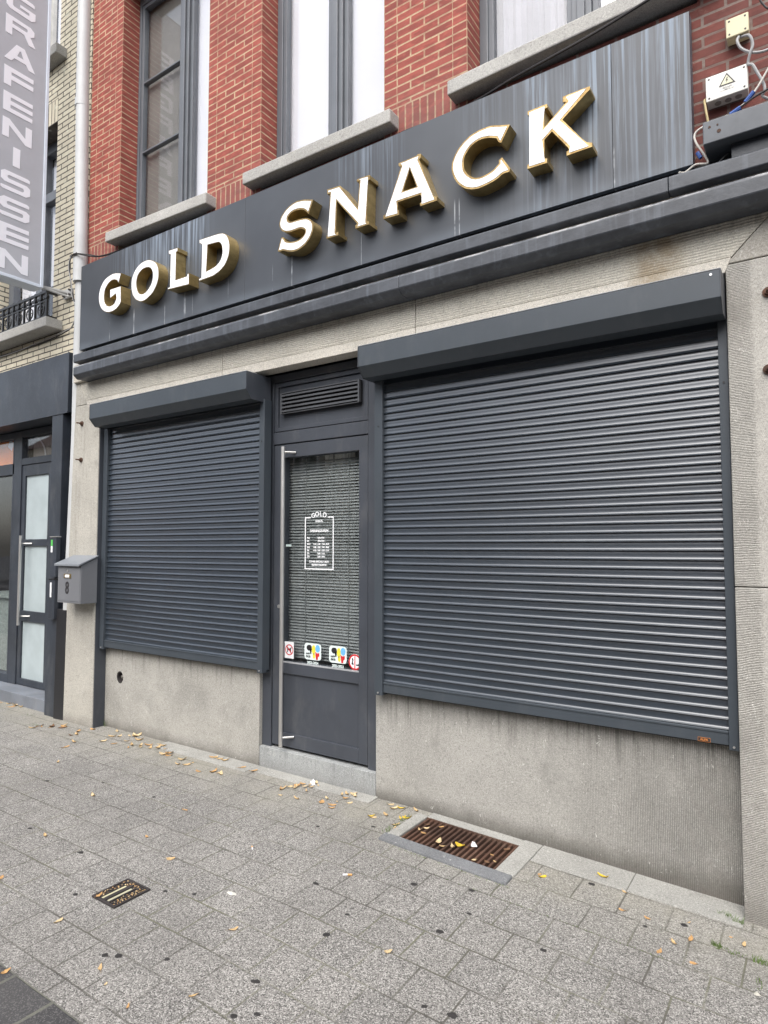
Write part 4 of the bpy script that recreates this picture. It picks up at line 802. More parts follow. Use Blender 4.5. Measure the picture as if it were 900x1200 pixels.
# hanging sign at right angles to the wall
hs2 = thing('projecting_sign', 'grey vertical light box sign with pale letters GRAFENISSEN sticking out from the cream wall', 'hanging sign', (-5.88, -.6, 3.9))
SX = -5.797; SBG = m_paint('sign_face_grey', (.43, .445, .48), .55, .05); STX = m_paint('sign_letter_grey', (.84, .85, .90), .5, .02); SFR = m_paint('sign_frame_light', (.66, .72, .80), .4, .05)
MB().box(SX - .15, SX - .004, -.855, -.345, 3.905, 7.4).build('sign_box', m_paint('sign_case', (.16, .16, .17), .5), hs2)
MB().box(SX - .004, SX - .001, -.84, -.36, 3.92, 7.385).build('sign_face', SBG, hs2)
fr = MB(); fr.box(SX - .155, SX + .006, -.362, -.335, 3.90, 7.4).box(SX - .155, SX + .006, -.865, -.838, 3.90, 7.4).box(SX - .155, SX + .004, -.838, -.362, 3.895, 3.925); fr.build('sign_frame', SFR, hs2, bevel=.003)
lt = MB()
BL = {  # block letters on a 4 x 4 grid: outlines in (u, v)
 'R': [[(0, 0), (.22, 0), (.22, .42), (.62, .42), (.80, 0), (1.04, 0), (.84, .46), (.98, .60), (.98, .86), (.84, 1), (0, 1)]], 'A': [[(-.02, 0), (.22, 0), (.32, .22), (.72, .22), (.82, 0), (1.04, 0), (.66, 1), (.38, 1)]],
 'F': [[(0, 0), (.24, 0), (.24, .36), (1, .36), (1, .60), (.24, .60), (.24, .76), (1, .76), (1, 1), (0, 1)]], 'E': [[(0, 0), (1, 0), (1, .22), (.24, .22), (.24, .39), (1, .39), (1, .61), (.24, .61), (.24, .78), (1, .78), (1, 1), (0, 1)]],
 'N': [[(0, 0), (.22, 0), (.22, .66), (.78, 0), (1, 0), (1, 1), (.78, 1), (.78, .34), (.22, 1), (0, 1)]], 'I': [[(.38, 0), (.62, 0), (.62, 1), (.38, 1)]],
 'S': [[(0, .06), (.08, 0), (.86, 0), (1, .14), (1, .50), (.88, .61), (.26, .61), (.22, .66), (.22, .74), (.27, .79), (.98, .79), (.98, .94), (.90, 1), (.12, 1), (0, .88), (0, .52), (.12, .40), (.74, .40), (.78, .36), (.78, .25), (.73, .20), (0, .20)]],
 'G': [[(.12, 0), (.86, 0), (1, .14), (1, .52), (.46, .52), (.46, .36), (.78, .36), (.78, .22), (.26, .22), (.22, .28), (.22, .72), (.27, .79), (.96, .79), (.96, .94), (.88, 1), (.12, 1), (0, .86), (0, .14)]],
 'B': [[(0, 0), (.88, 0), (1, .12), (1, .42), (.92, .5), (1, .58), (1, .88), (.88, 1), (0, 1)]]}
HOL = {'R': [[(.22, .62), (.70, .62), (.74, .67), (.74, .76), (.70, .80), (.22, .80)]], 'A': [[(.41, .42), (.63, .42), (.54, .76), (.50, .76)]], 'B': [[(.24, .2), (.74, .2), (.74, .4), (.24, .4)], [(.24, .6), (.74, .6), (.74, .8), (.24, .8)]]}
for k, ch in enumerate('BEGRAFENISSEN'):
    kk = k - 3; z0 = 6.245 - .2345 * kk - .172; y0 = -.727; W_ = .252; H2 = .172
    tr_ = lambda L: [(y0 + u * W_, z0 + v_ * H2) for u, v_ in L]
    for L in BL[ch]: lt.poly(tr_(L), [tr_(q) for q in HOL.get(ch, [])], SX + .0015, SX - .0005, 0, 'x')
lt.build('sign_lettering', STX, hs2)
bk = MB(); bk.tube([(-5.86, -.345, 3.93), (-5.86, -.065, 3.955)], .018, 10); bk.tube([(-5.86, -.345, 3.93), (-5.80, -.09, 3.90)], .010, 8); bk.box(-5.90, -5.77, -.085, -.06, 3.90, 3.985); bk.tube([(-5.86, -.345, 7.0), (-5.86, -.06, 7.0)], .018, 10)
bk.build('bracket', m_paint('bracket_grey', (.40, .40, .39), .5), hs2)
bo = MB()
for z in (3.922, 3.965):
    for x in (-5.885, -5.785): bo.tube([(x, -.085, z), (x, -.105, z)], .010, 8)
bo.build('bolt', DARKI, hs2)

# ================================================================ DOWNPIPE, MAILBOX, BOXES, CABLES
dp = thing('downpipe', 'pale grey plastic rainwater downpipe between the cream brick and the red brick', 'downpipe', (-5.66, -.1, 1))
p = MB(); p.tube([(-5.660, -.10, 8.5), (-5.640, -.10, 5.72)], .058, 24); p.tube([(-5.635, -.10, 5.70), (-5.598, -.10, 4.28), (-5.60, -.10, 4.24)], .058, 24)
p.build('pipe', PIPE, dp, smooth=True)
for x, z0, z1, r in ((-5.640, 5.68, 5.75, .0645), (-5.601, 3.99, 4.30, .062)): MB().tube([(x, -.10, z0), (x, -.10, z1)], r, 24).build('pipe_socket', PIPE, dp, smooth=True)
p = MB(); p.tube([(-5.604, -.085, 4.0), (-5.625, -.075, 3.25), (-5.637, -.065, 2.6), (-5.668, -.065, 1.7), (-5.700, -.065, .98)], .052, 20); p.build('lower_pipe', PIPE, dp, smooth=True)

mbx = thing('mailbox', 'grey metal mailbox with the house number 8 fixed to the left stone pier', 'mailbox', (-5.37, -.12, 1.06))
MX0, MX1, MY0, MY1 = -5.548, -5.192, -.262, -.112
b = MB(); b.hexa([(MX0, MY0, 1.068), (MX1, MY0, 1.068), (MX1, MY1, 1.068), (MX0, MY1, 1.068), (MX0, MY0, 1.392), (MX1, MY0, 1.392), (MX1, MY1, 1.462), (MX0, MY1, 1.462)]); B = b.build('mailbox_body', MAILM, mbx, bevel=.003)
MB().box(MX0 + .010, MX1 - .010, MY0 - .0035, MY0 - .0005, 1.086, 1.376).build('front_door', MAILM, mbx, bevel=.0015)
lid = MB(); lid.hexa([(MX0 - .018, MY0 - .028, 1.385), (MX1 + .012, MY0 - .028, 1.385), (MX1 + .012, MY1, 1.468), (MX0 - .018, MY1, 1.468), (MX0 - .018, MY0 - .028, 1.404), (MX1 + .012, MY0 - .028, 1.404), (MX1 + .012, MY1, 1.478), (MX0 - .018, MY1, 1.478)]); lid.build('lid', MAILL, mbx, bevel=.003)
npl = MB(); npl.box(-5.445, -5.335, MY0 - .007, MY0 - .0036, 1.282, 1.318, 0); npl.box(-5.425, -5.357, MY0 - .0085, MY0 - .0071, 1.288, 1.312, 1); npl.build('name_plate', [BRASS, WHITE], mbx, bevel=.001)
MB().disc((-5.390, 1.345), .010, MY0 - .007, MY0 - .0036).build('lock', STEEL, mbx)
e8 = MB(); 
for cz, rz in ((1.224, .021), (1.178, .024)): e8.poly(ell(-5.392, cz, .028, rz + .008, 24), [ell(-5.392, cz, .0085, rz - .009, 24)], MY0 - .0046 - .0002 * (cz < 1.2), MY0 - .0036)
e8.build('house_number', BLKP, mbx)

def jbox(root, x0, x1, z0, z1, y0, y1, mat):
    b_ = MB().box(x0, x1, y0 + .012, y1, z0, z1).build('case', mat, root, bevel=.004)
    MB().box(x0 - .001, x1 + .001, y0, y0 + .0115, z0 - .001, z1 + .001).build('cover', mat, root, bevel=.004)
    s_ = MB()
    for x in (x0 + .013, x1 - .013):
        for z in (z0 + .013, z1 - .013): s_.disc((x, z), .0045, y0 - .001, y0 - .0001, 10)
    s_.build('screw', DARKI, root)
jb = thing('junction_box', 'white junction box with a triangular lightning warning beside the end of the sign', 'junction box', (-.3, -.05, 3.6))
jbox(jb, -.385, -.216, 3.612, 3.728, -.118, -.05, WHITEB)
kn = MB()
for k in range(3): kn.poly([(-.340 + k * .042 + .014 * math.cos(2 * math.pi * q / 14), -.082 + .014 * math.sin(2 * math.pi * q / 14)) for q in range(14)], [], 3.6085, 3.6118, 0, 'z')
kn.build('knockout', m_paint('knockout_grey', (.28, .27, .24), .6), jb)
wt = MB(); cx, cz = -.298, 3.682
wt.poly([(cx - .034, cz - .020), (cx + .034, cz - .020), (cx, cz + .036)], [], -.1194, -.1186, 0)
wt.poly([(cx - .025, cz - .015), (cx + .025, cz - .015), (cx, cz + .026)], [], -.1200, -.1195, 1)
wt.poly([(cx + .001, cz + .016), (cx - .006, cz - .0005), (cx - .001, cz + .0005), (cx - .004, cz - .012), (cx + .005, cz + .003), (cx, cz + .0025), (cx + .005, cz + .014)], [], -.1206, -.1201, 0)
wt.box(cx - .028, cx + .028, -.1192, -.1186, cz - .042, cz - .027, 2)
text_mesh(wt, 'GEVAAR', .010, (cx, -.1196, cz - .031), mi=3); text_mesh(wt, '400 V', .009, (cx, -.1196, cz - .039), mi=3)
wt.build('warning_label', [BLKP, m_paint('pale_yellow_print', (.62, .60, .42), .5), m_paint('pale_label', (.70, .69, .64), .5), m_paint('grey_print', (.3, .3, .3), .5)], jb)
jc = thing('junction_box', 'small square cream yellow junction box high on the dark red brick', 'junction box', (-.25, -.05, 3.87))
jbox(jc, -.296, -.206, 3.884, 3.972, -.112, -.05, CREAM)

def cable(name, pts, r, mat, label, group=None, cat='cable'):
    o = MB().curve(pts, r, 8, 6).build(name, mat, smooth=True); o2 = tag(o, label, cat, group); return o2
def J(a): return a
cable('cable', [(-.50, -.17, 3.290), (-.477, -.15, 3.292), (-.433, -.15, 3.314), (-.383, -.15, 3.305), (-.395, -.15, 3.347), (-.427, -.15, 3.414), (-.433, -.15, 3.457), (-.404, -.15, 3.479), (-.34, -.15, 3.487), (-.271, -.15, 3.504), (-.217, -.15, 3.534), (-.172, -.15, 3.586), (-.128, -.15, 3.654), (-.06, -.14, 3.74)], .0048, CABW, 'thin white cable looping from the cornice over the dark beam, tied with blue tape')
cable('cable', [(-.385, -.14, 3.285), (-.345, -.13, 3.300), (-.315, -.12, 3.330), (-.300, -.08, 3.360), (-.30, -.05, 3.38)], .003, CABG, 'short thin grey wire curving from the cornice ledge up under the dark beam')
cable('cable', [(-.390, -.06, 3.66), (-.394, -.10, 3.635), (-.387, -.12, 3.573), (-.378, -.12, 3.50), (-.376, -.10, 3.44)], .0050, m_paint('yellowed_cable', (.45, .36, .18), .6), 'short yellowed cable hanging from the white junction box')
cable('cable', [(-.246, -.10, 3.880), (-.252, -.12, 3.847), (-.239, -.12, 3.809), (-.206, -.12, 3.775), (-.167, -.12, 3.757), (-.127, -.12, 3.755), (-.05, -.11, 3.78)], .0062, CABG, 'thick grey cable curling from under the cream box to the right')
cable('cable', [(-.240, -.09, 3.880), (-.204, -.13, 3.845), (-.191, -.13, 3.797), (-.202, -.13, 3.762), (-.212, -.12, 3.722), (-.194, -.13, 3.703), (-.175, -.13, 3.655), (-.154, -.13, 3.599), (-.151, -.13, 3.566), (-.16, -.12, 3.55), (-.12, -.11, 3.52)], .0062, CABG, 'thick grey cable dropping from the cream box past the right side of the white box')
cable('cable', [(-.05, -.15, 3.60), (-.131, -.15, 3.558), (-.187, -.155, 3.538), (-.251, -.157, 3.508), (-.306, -.155, 3.49), (-.354, -.15, 3.48)], .0045, CABK, 'thin black cable running along the white cable above the dark beam')
cable('cable', [(-.18, -.08, 4.10), (-.161, -.10, 4.02), (-.148, -.1, 3.986), (-.123, -.1, 3.953), (-.05, -.1, 3.93)], .0045, CABK, 'short black cable crossing the dark red brick in the top right corner')
bt = 'strip of blue tape wrapped round the cables '
for pts, r, lb in (([(-.286, -.152, 3.493), (-.244, -.154, 3.510)], .011, bt + 'above the middle of the dark beam'), ([(-.226, -.152, 3.528), (-.192, -.152, 3.563)], .010, bt + 'right of the white junction box'), ([(-.424, -.150, 3.368), (-.410, -.150, 3.338)], .009, bt + 'beside the left end of the dark beam'), ([(-.352, -.08, 3.7292), (-.332, -.08, 3.7292), (-.322, -.075, 3.745)], .007, 'scrap of blue tape on top of the white junction box')):
    tag(MB().curve(pts, r, 8, 3).build('blue_tape', BLUE, smooth=True), lb, 'tape', 'blue tape on the cables')
lc = [(-5.66, -.165, 4.215), (-5.56, -.165, 4.224), (-5.45, -.10, 4.20), (-5.306, -.07, 4.175), (-4.921, -.065, 4.142), (-4.234, -.065, 4.125), (-3.732, -.065, 4.128), (-3.281, -.065, 4.115), (-2.953, -.065, 4.118), (-2.303, -.065, 4.122), (-2.047, -.07, 4.130), (-1.752, -.08, 4.105), (-1.533, -.10, 4.112), (-1.327, -.13, 4.122), (-1.088, -.15, 4.132), (-.866, -.15, 4.160), (-.699, -.15, 4.190), (-.542, -.15, 4.216), (-.2, -.12, 4.27)]
cable('cable', lc, .007, CABK, 'long black cable running between the window sills and the top of the sign board')
cable('cable', [(x, y - .004, z + .012 - (.010 if i % 2 else 0)) for i, (x, y, z) in enumerate(lc[:9])], .0045, CABK, 'second thinner black cable twisted along the long one above the word GOLD')
dn = [(-5.56, -.163, 4.235), (-5.645, -.168, 4.21), (-5.667, -.165, 4.12), (-5.665, -.15, 3.98), (-5.648, -.13, 3.839), (-5.640, -.11, 3.709), (-5.700, -.10, 3.61), (-5.889, -.08, 3.575), (-6.35, -.075, 3.555), (-7.03, -.075, 3.56), (-8.6, -.08, 3.57)]
cable('cable', dn, .0055, CABK, 'black cable dropping down the downpipe and away along the foot of the cream brick')
cable('cable', [(x + (.016 if i % 2 else -.010), y - .004, z + (.012 if i % 3 else -.012)) for i, (x, y, z) in enumerate(dn)], .0045, CABG, 'grey cable twisted round the black one beside the downpipe')

bm_ = thing('mounting_beam', 'dark grey weathered steel beam on the cornice right of the sign board', 'beam', (.3, -.12, 3.3))
BEAM = m_paint('weathered_beam', (.10, .11, .125), .5, .25, dirt=.35, dirtcol=(.035, .035, .04))
MB().box(-.390, 3.0, -.225, -.055, 3.352, 3.456).build('beam', BEAM, bm_, bevel=.004)
MB().box(-.285, 3.0, -.165, -.055, 3.285, 3.350).build('beam_foot', ANTH_D, bm_, bevel=.002)
rs = MB(); rs.disc((-.325, 3.395), .0085, -.2265, -.2251, 12); rs.disc((-.362, 3.425), .0055, -.2265, -.2251, 10); rs.disc((-.33, 3.425), .004, -.2265, -.2251, 10); rs.build('rusty_hole', RUST, bm_)

for i, (x, z, lb) in enumerate(((-5.487, 2.660, 'rusty wall bolt on the left pier, the upper of the two'), (-5.486, 2.330, 'rusty wall bolt on the left pier, the lower of the two'), (-.165, 2.665, 'rusty wall bolt at the right edge, the upper of the two'), (-.172, 2.323, 'rusty wall bolt at the right edge, the lower of the two'))):
    a = thing('wall_bolt', lb, 'bolt', (x, -.11, z), 'rusty bolts in the stone piers')
    m = MB(); m.tube([(x, -.1105, z), (x, -.118, z)], .022, 14); m.build('washer', RUST, a)
    m = MB(); m.tube([(x, -.118, z), (x, -.130, z)], .013, 6); m.tube([(x, -.130, z), (x, -.165, z)], .006, 8); m.build('nut', RUST, a)

# ================================================================ GRATES IN THE PAVEMENT
cg = thing('cellar_grate', 'rusty brown barred cellar grate with dead leaves set in a stone frame at the wall', 'grate', (-1.645, -.24, -.01))
zt = lambda x: gz(x) + .006
def flat(mb, x0, x1, y0, y1, up, dn_): 
    mb.hexa([(x0, y0, gz(x0) - dn_), (x1, y0, gz(x1) - dn_), (x1, y1, gz(x1) - dn_), (x0, y1, gz(x0) - dn_), (x0, y0, gz(x0) + up), (x1, y0, gz(x1) + up), (x1, y1, gz(x1) + up), (x0, y1, gz(x0) + up)]); return mb
flat(MB(), -1.995, -1.926, -.388, -.06, .007, .2).build('side_stone', CEMENT, cg, bevel=.004)
flat(MB(), -1.364, -1.265, -.392, .0, .009, .2).build('side_stone', CEMENT, cg, bevel=.004)
f_ = MB(); f_.hexa([(-2.00, -.462, gz(-2) - .2), (-1.268, -.478, gz(-1.268) - .2), (-1.268, -.394, gz(-1.268) - .2), (-2.0, -.390, gz(-2) - .2), (-2.0, -.462, .012), (-1.268, -.478, gz(-1.268) + .012), (-1.268, -.394, gz(-1.268) + .016), (-2.0, -.390, .016)]); f_.build('front_kerb', CEMENTD, cg, bevel=.006)
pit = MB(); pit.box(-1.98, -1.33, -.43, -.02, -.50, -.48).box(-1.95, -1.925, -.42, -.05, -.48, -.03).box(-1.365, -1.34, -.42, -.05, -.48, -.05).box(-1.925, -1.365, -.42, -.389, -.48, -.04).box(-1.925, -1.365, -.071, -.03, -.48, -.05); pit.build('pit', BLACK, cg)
flat(MB(), -1.925, -1.365, -.070, 0.0, .004, .04).build('back_stone', CEMENT, cg)
g = MB(); nb_ = 19
for k in range(nb_):
    x = -1.912 + k * (.536 / (nb_ - 1)); 
    g.hexa([(x - .0065, -.385, gz(x) - .035), (x + .0065, -.385, gz(x) - .035), (x + .0065, -.075, gz(x) - .035), (x - .0065, -.075, gz(x) - .035), (x - .0065, -.385, gz(x) + .002), (x + .0065, -.385, gz(x) + .002), (x + .0065, -.075, gz(x) + .002), (x - .0065, -.075, gz(x) + .002)])
G_ = g.build('grate_bars', RUST, cg, bevel=.002)
g = MB(); flat(g, -1.924, -1.366, -.389, -.380, .003, .035); flat(g, -1.924, -1.366, -.081, -.072, .003, .035); flat(g, -1.924, -1.366, -.235, -.225, -.012, .035); g.build('grate_frame', RUST, cg)

vc = thing('valve_cover', 'small square iron valve cover filled with dry leaf bits in the pavers', 'drain cover', (-2.643, -1.55, 0))
cx0, cx1, cy0, cy1 = -2.728, -2.560, -1.640, -1.458
m = MB(); m.box(cx0, cx1, cy0, cy1, -.01, .0025); m.build('frame', DARKI, vc)
m = MB()
for a, b, c, d in ((cx0, cx1, cy0, cy0 + .010), (cx0, cx1, cy1 - .010, cy1), (cx0, cx0 + .010, cy0 + .010, cy1 - .010), (cx1 - .010, cx1, cy0 + .010, cy1 - .010)): m.box(a, b, c, d, .0026, .008)
for (x, hw) in ((-2.655, .010), (-2.618, .004)): m.box(x - hw, x + hw, cy0 + .012, cy1 - .03, .0026, .008)
for k in range(9):
    y = cy0 + .020 + k * .0175
    for x in (-2.706, -2.690, -2.600, -2.585): m.box(x - .0045, x + .0045, y - .004 + (.008 if x in (-2.690, -2.585) else 0), y + .004 + (.008 if x in (-2.690, -2.585) else 0), .0026, .0075)
for k in range(6):
    for y in (cy1 - .020, cy1 - .034): m.box(-2.700 + k * .022, -2.691 + k * .022, y - .004, y + .004, .0026, .0075)
m.build('cover_plate', DARKI, vc)
MB().box(-2.641, -2.625, cy0 + .02, cy1 - .045, .0026, .0045).build('pale_slot', m_paint('pale_slot', (.42, .40, .28), .7, .2), vc)
MB().box(-2.683, -2.667, cy0 + .02, cy1 - .045, .0026, .0045).build('pale_slot', m_paint('pale_slot_b', (.46, .43, .28), .7, .2), vc)
m = MB(); rr = random.Random(4)
for k in range(240):
    x = rr.uniform(cx0 + .012, cx1 - .012); y = rr.uniform(cy0 + .012, cy1 - .012)
    if -2.688 < x < -2.61 and y < cy1 - .04: continue
    s_ = rr.uniform(.003, .007); a = rr.uniform(0, 3.14); dx, dy = s_ * math.cos(a), s_ * math.sin(a)
    m.add([(x - dx, y - dy, .0055), (x + dy * .5, y - dx * .5, .006), (x + dx, y + dy, .0072), (x - dy * .5, y + dx * .5, .006)], [(0, 1, 2, 3)], k % 3)
m.build('leaf_crumbs', [LEAFM[1], LEAFM[2], LEAFM[0]], vc)
vc.rotation_euler = (0, 0, 0)

# ================================================================ LEAVES, GUM, LITTER
def leaf_mesh(seed, L, W, curl, twist):
    rr = random.Random(seed); n = 8; vs = []; fs = []
    for i in range(n + 1):
        t = i / n; w_ = W * (math.sin(math.pi * min(1, t * 1.02)) ** .8) * (1 + rr.uniform(-.25, .25)) + .0008
        bend = curl * (t - .5) ** 2 * 4 + rr.uniform(-.001, .001); sw = .12 * L * math.sin(t * 2.5 + seed)
        x = (t - .5) * L; lift = curl * .6
        vs += [(x, -w_ + sw, bend + lift + twist * (t - .5)), (x, sw, bend), (x, w_ + sw, bend + lift - twist * (t - .5))]
    for i in range(n): fs += [(3 * i, 3 * i + 3, 3 * i + 4, 3 * i + 1), (3 * i + 1, 3 * i + 4, 3 * i + 5, 3 * i + 2)]
    fs.append(()) if False else None
    k = len(vs); sx_ = -.5 * L
    vs += [(sx_, -.0006, .001), (sx_ - L * .28, -.0006 + .003, .004), (sx_ - L * .28, .0006 + .003, .004), (sx_, .0006, .001)]; fs.append((k, k + 1, k + 2, k + 3))
    mn = min(v_[2] for v_ in vs); vs = [(a, b, c - mn) for a, b, c in vs]
    me = bpy.data.meshes.new('leaf'); me.from_pydata(vs, [], fs)
    me.polygons.foreach_set('use_smooth', [True] * len(me.polygons)); return me
LM = {}
def leaf(x, y, size, mi, label, group, seed, z=None, tilt=0):
    key = (seed % 7, mi)
    if key not in LM:
        me = leaf_mesh(seed % 7 + 11, .052, .0075 + .003 * (seed % 3), .003 + .002 * (seed % 4), .005 * ((seed % 5) - 2)); me.materials.append(LEAFM[mi]); LM[key] = me
    o = bpy.data.objects.new('fallen_leaf', LM[key]); COL.objects.link(o)
    zz = gz(x) + .001 if z is None else z
    o.location = (x, y, zz); o.rotation_euler = (tilt, 0, random.uniform(0, 6.28)); o.scale = (size, size, size)
    return tag(o, label, 'leaf', group)
A_ = [(-6.704, -.083), (-6.483, -.07), (-6.841, -.02), (-6.61, -.075), (-6.813, -.11), (-6.56, -.13)]
B_ = [(-5.645, -.393), (-5.628, -.329), (-5.443, -.256), (-5.499, -.187), (-5.187, -.266), (-5.172, -.324), (-4.97, -.422), (-4.896, -.529), (-5.55, -.28), (-5.53, -.31), (-5.46, -.22)]
C_ = [(-4.854, -.157), (-4.671, -.264), (-4.745, -.075), (-4.588, -.092), (-4.482, -.266), (-4.45, -.175), (-4.346, -.173), (-4.145, -.202), (-3.728, -.06), (-3.483, -.254), (-3.618, -.305), (-3.908, -.214), (-3.792, -.269), (-3.293, -.105), (-4.42, -.20), (-4.52, -.21), (-4.40, -.14)]
D_ = [(-2.906, -.221), (-2.863, -.162), (-2.85, -.093), (-2.796, -.086), (-2.849, -.308), (-2.57, -.243), (-2.504, -.068), (-2.438, -.073), (-2.488, -.24), (-2.491, -.19), (-2.80, -.12), (-2.87, -.13), (-2.76, -.11), (-2.90, -.17)]
E_ = [(-2.199, -.243), (-2.143, -.18), (-2.2, -.04), (-2.013, -.154), (-2.005, -.293), (-1.99, -.31), (-2.04, -.18), (-2.02, -.26)]
F_ = [(-4.605, -.747), (-3.807, -.964), (-3.163, -.785), (-2.73, -1.218), (-2.486, -.905), (-3.04, -1.135), (-3.497, -1.433), (-1.438, -1.202), (-3.229, -1.784)]
H_2 = [(-2.026, -1.456), (-2.663, -1.826), (-2.516, -2.105), (-2.244, -1.897), (-2.15, -1.94), (-1.989, -1.963), (-1.848, -1.799)]
I_ = [(-1.176, -.281), (-.803, -.189), (-.775, -.348), (-.672, -.35), (-.52, -.274), (-.498, -.395), (-.586, -.556), (-.545, -.46), (-.458, -.556), (-.361, -.276), (-.307, -.305)]
K_ = [(-1.882, -.154), (-1.877, -.238), (-1.86, -.20), (-1.801, -.136), (-1.721, -.311), (-1.686, -.327), (-1.642, -.301), (-1.441, -.248), (-1.403, -.156), (-1.401, -.308), (-1.491, -.358), (-1.84, -.26), (-1.43, -.33)]
rs_ = random.Random(21)
for lst, n_, x0_, x1_, y0_ in ((A_, 8, -6.95, -6.35, -.16), (B_, 7, -5.75, -5.15, -.42), (C_, 22, -5.0, -3.4, -.30), (D_, 12, -2.95, -2.4, -.30), (E_, 5, -2.2, -1.99, -.33)):
    for _ in range(n_): lst.append((rs_.uniform(x0_, x1_), -.03 + (y0_ + .03) * rs_.random() ** 1.4))
for lst, lb, gp, ms, sc in ((A_, 'dry tan leaf lying before the threshold of the neighbouring dark shop door', 'leaves by the neighbouring door', (0, 2, 1), 1.1), (B_, 'dry leaf lying at the foot of the left pier under the mailbox', 'leaves at the left pier', (0, 1, 4), 1.1),
    (C_, 'dry tan leaf lying below the smooth stone panel of the narrow shutter', 'leaves below the left stone panel', (0, 1, 2), 1.05), (D_, 'dry yellowish leaf in the scatter before the stone doorstep', 'leaves before the doorstep', (0, 2, 1), .9), (E_, 'brown and yellow leaf among grass between doorstep and cellar grate', 'leaves between doorstep and grate', (3, 0, 2), .8),
    (F_, 'single dry leaf lying out on the open grey pavers', 'leaves scattered on the open pavement', (0, 2, 1), .75), (H_2, 'tan leaf on the pavers near the bottom left corner and drain cover', 'leaves in the bottom left foreground', (0, 2, 1), .75), (I_, 'small orange leaf bit on the pavers right of the cellar grate', 'leaves right of the grate', (1, 0, 1), .6), (K_, 'curled leaf caught on the bars of the rusty cellar grate', 'leaves on the cellar grate', (4, 0, 2, 1), .7)):
    for i, (x, y) in enumerate(lst):
        z = gz(x) + .003 if lst is K_ else (gz(x) + (.009 if (-4.35 < x < -2.32 and y > -.15) else .001))
        leaf(x, y, sc * rs_.uniform(.75, 1.3) * (.55 if i % 5 == 4 else 1), ms[i % len(ms)], lb, gp, rs_.randrange(100), z, rs_.uniform(-.15, .15))
leaf(-.918, -.134, 1.0, 3, 'bright yellow curled leaf on the cement strip below the wide ribbed stone panel', None, 3, gz(-.918) + .008)
leaf(-1.155, -.30, .75, 3, 'yellow leaf on the pavers just right of the cellar grate', None, 5)
leaf(-1.616, -.261, 1.15, 3, 'large yellow leaf standing out at the middle of the cellar grate', None, 2, gz(-1.616) + .003)
leaf(-1.727, -.30, 1.1, 2, 'pale curled leaf at the front left of the cellar grate', None, 6, gz(-1.72) + .003)
leaf(-2.702, -1.625, .9, 1, 'orange leaf stuck to the left corner of the small drain cover', None, 1, .008)

gums = [(-4.307, -.99), (-3.966, -.802), (-3.167, -1.431), (-2.50, -1.424), (-2.372, -1.367), (-2.306, -1.845), (-2.258, -1.817), (-2.089, -1.726), (-1.74, -1.624), (-1.672, -1.781), (-3.666, -1.429), (-3.483, -.766), (-2.808, -1.668), (-2.368, -.518), (-1.719, -1.098), (-1.701, -1.257), (-1.614, -1.728), (-1.73, -1.616), (-1.304, -.778), (-1.379, -.607), (-1.345, -.965), (-1.182, -1.365), (-1.083, -1.344), (-1.618, -.721), (-1.982, -.991), (-2.11, -.347), (-.948, -.214), (-.534, -.302), (-.667, -.413), (-.958, -.823)]
for i, (x, y) in enumerate(gums):
    rr = random.Random(i); n = 12; r0 = rr.uniform(.009, .016); m = MB()
    pts = [(x + r0 * (1 + rr.uniform(-.25, .25)) * math.cos(2 * math.pi * k / n) * 1.15, y + r0 * (1 + rr.uniform(-.25, .25)) * math.sin(2 * math.pi * k / n) * .85) for k in range(n)]
    z0 = gz(x); m.add([(a, b, z0 + .0003) for a, b in pts] + [(x + (a - x) * .7, y + (b - y) * .7, z0 + .0018) for a, b in pts] + [(x, y, z0 + .002)], [(k, (k + 1) % n, n + (k + 1) % n, n + k) for k in range(n)] + [(n + k, n + (k + 1) % n, 2 * n) for k in range(n)])
    tag(m.build('chewing_gum', GUMM, smooth=True), 'flattened black spot of old chewing gum on the grey pavers', 'chewing gum', 'chewing gum spots on the pavement')
def butt(p, q, lb):
    a = thing('cigarette_butt', lb, 'cigarette butt', (p[0], p[1], gz(p[0])), 'cigarette butts')
    P_, Q_ = Vector((p[0], p[1], gz(p[0]) + .0048)), Vector((q[0], q[1], gz(q[0]) + .0048)); M_ = P_.lerp(Q_, .5)
    MB().tube([P_, M_], .0042, 10).build('paper', PAPER, a, smooth=True); MB().tube([M_, Q_], .0044, 10).build('filter', FILTER, a, smooth=True)
butt((-1.925, -.862), (-1.890, -.836), 'white and orange cigarette butt on the pavers in front of the door')
butt((-2.464, -.921), (-2.484, -.904), 'short cigarette butt on the pavers left of the other one')
def scrap(name, x, y, s, mat, lb, cat, seed, h=.012):
    rr = random.Random(seed); m = MB(); n = 9; vs = []; fs = []
    for i in range(4):
        for k in range(n): a = 2 * math.pi * k / n; r = s * (1 - i / 4.2) * rr.uniform(.6, 1.3); vs.append((x + r * math.cos(a), y + r * math.sin(a) * .55, gz(x) + .0005 + h * i / 3 * rr.uniform(.5, 1.2)))
    for i in range(3):
        for k in range(n): fs.append((i * n + k, i * n + (k + 1) % n, (i + 1) * n + (k + 1) % n, (i + 1) * n + k))
    fs.append(tuple(3 * n + k for k in range(n))); m.add(vs, fs); return tag(m.build(name, mat), lb, cat)
scrap('tissue', -2.80, -.055, .032, PAPER, 'crumpled white tissue at the foot of the doorstep', 'litter', 2, .035)
scrap('paper_scrap', -2.235, -1.271, .024, m_paint('pale_scrap', (.6, .58, .52), .8), 'pale paper scrap beside a leaf on the open pavers', 'litter', 5, .006)
scrap('pebble', -.245, -.604, .012, m_paint('pale_pebble', (.5, .48, .42), .7), 'small pale pebble near the right edge of the pavement', 'pebble', 6, .010)
scrap('litter', -1.56, -.215, .022, PAPER, 'white and black crumpled litter stuck in the cellar grate', 'litter', 9, .02)
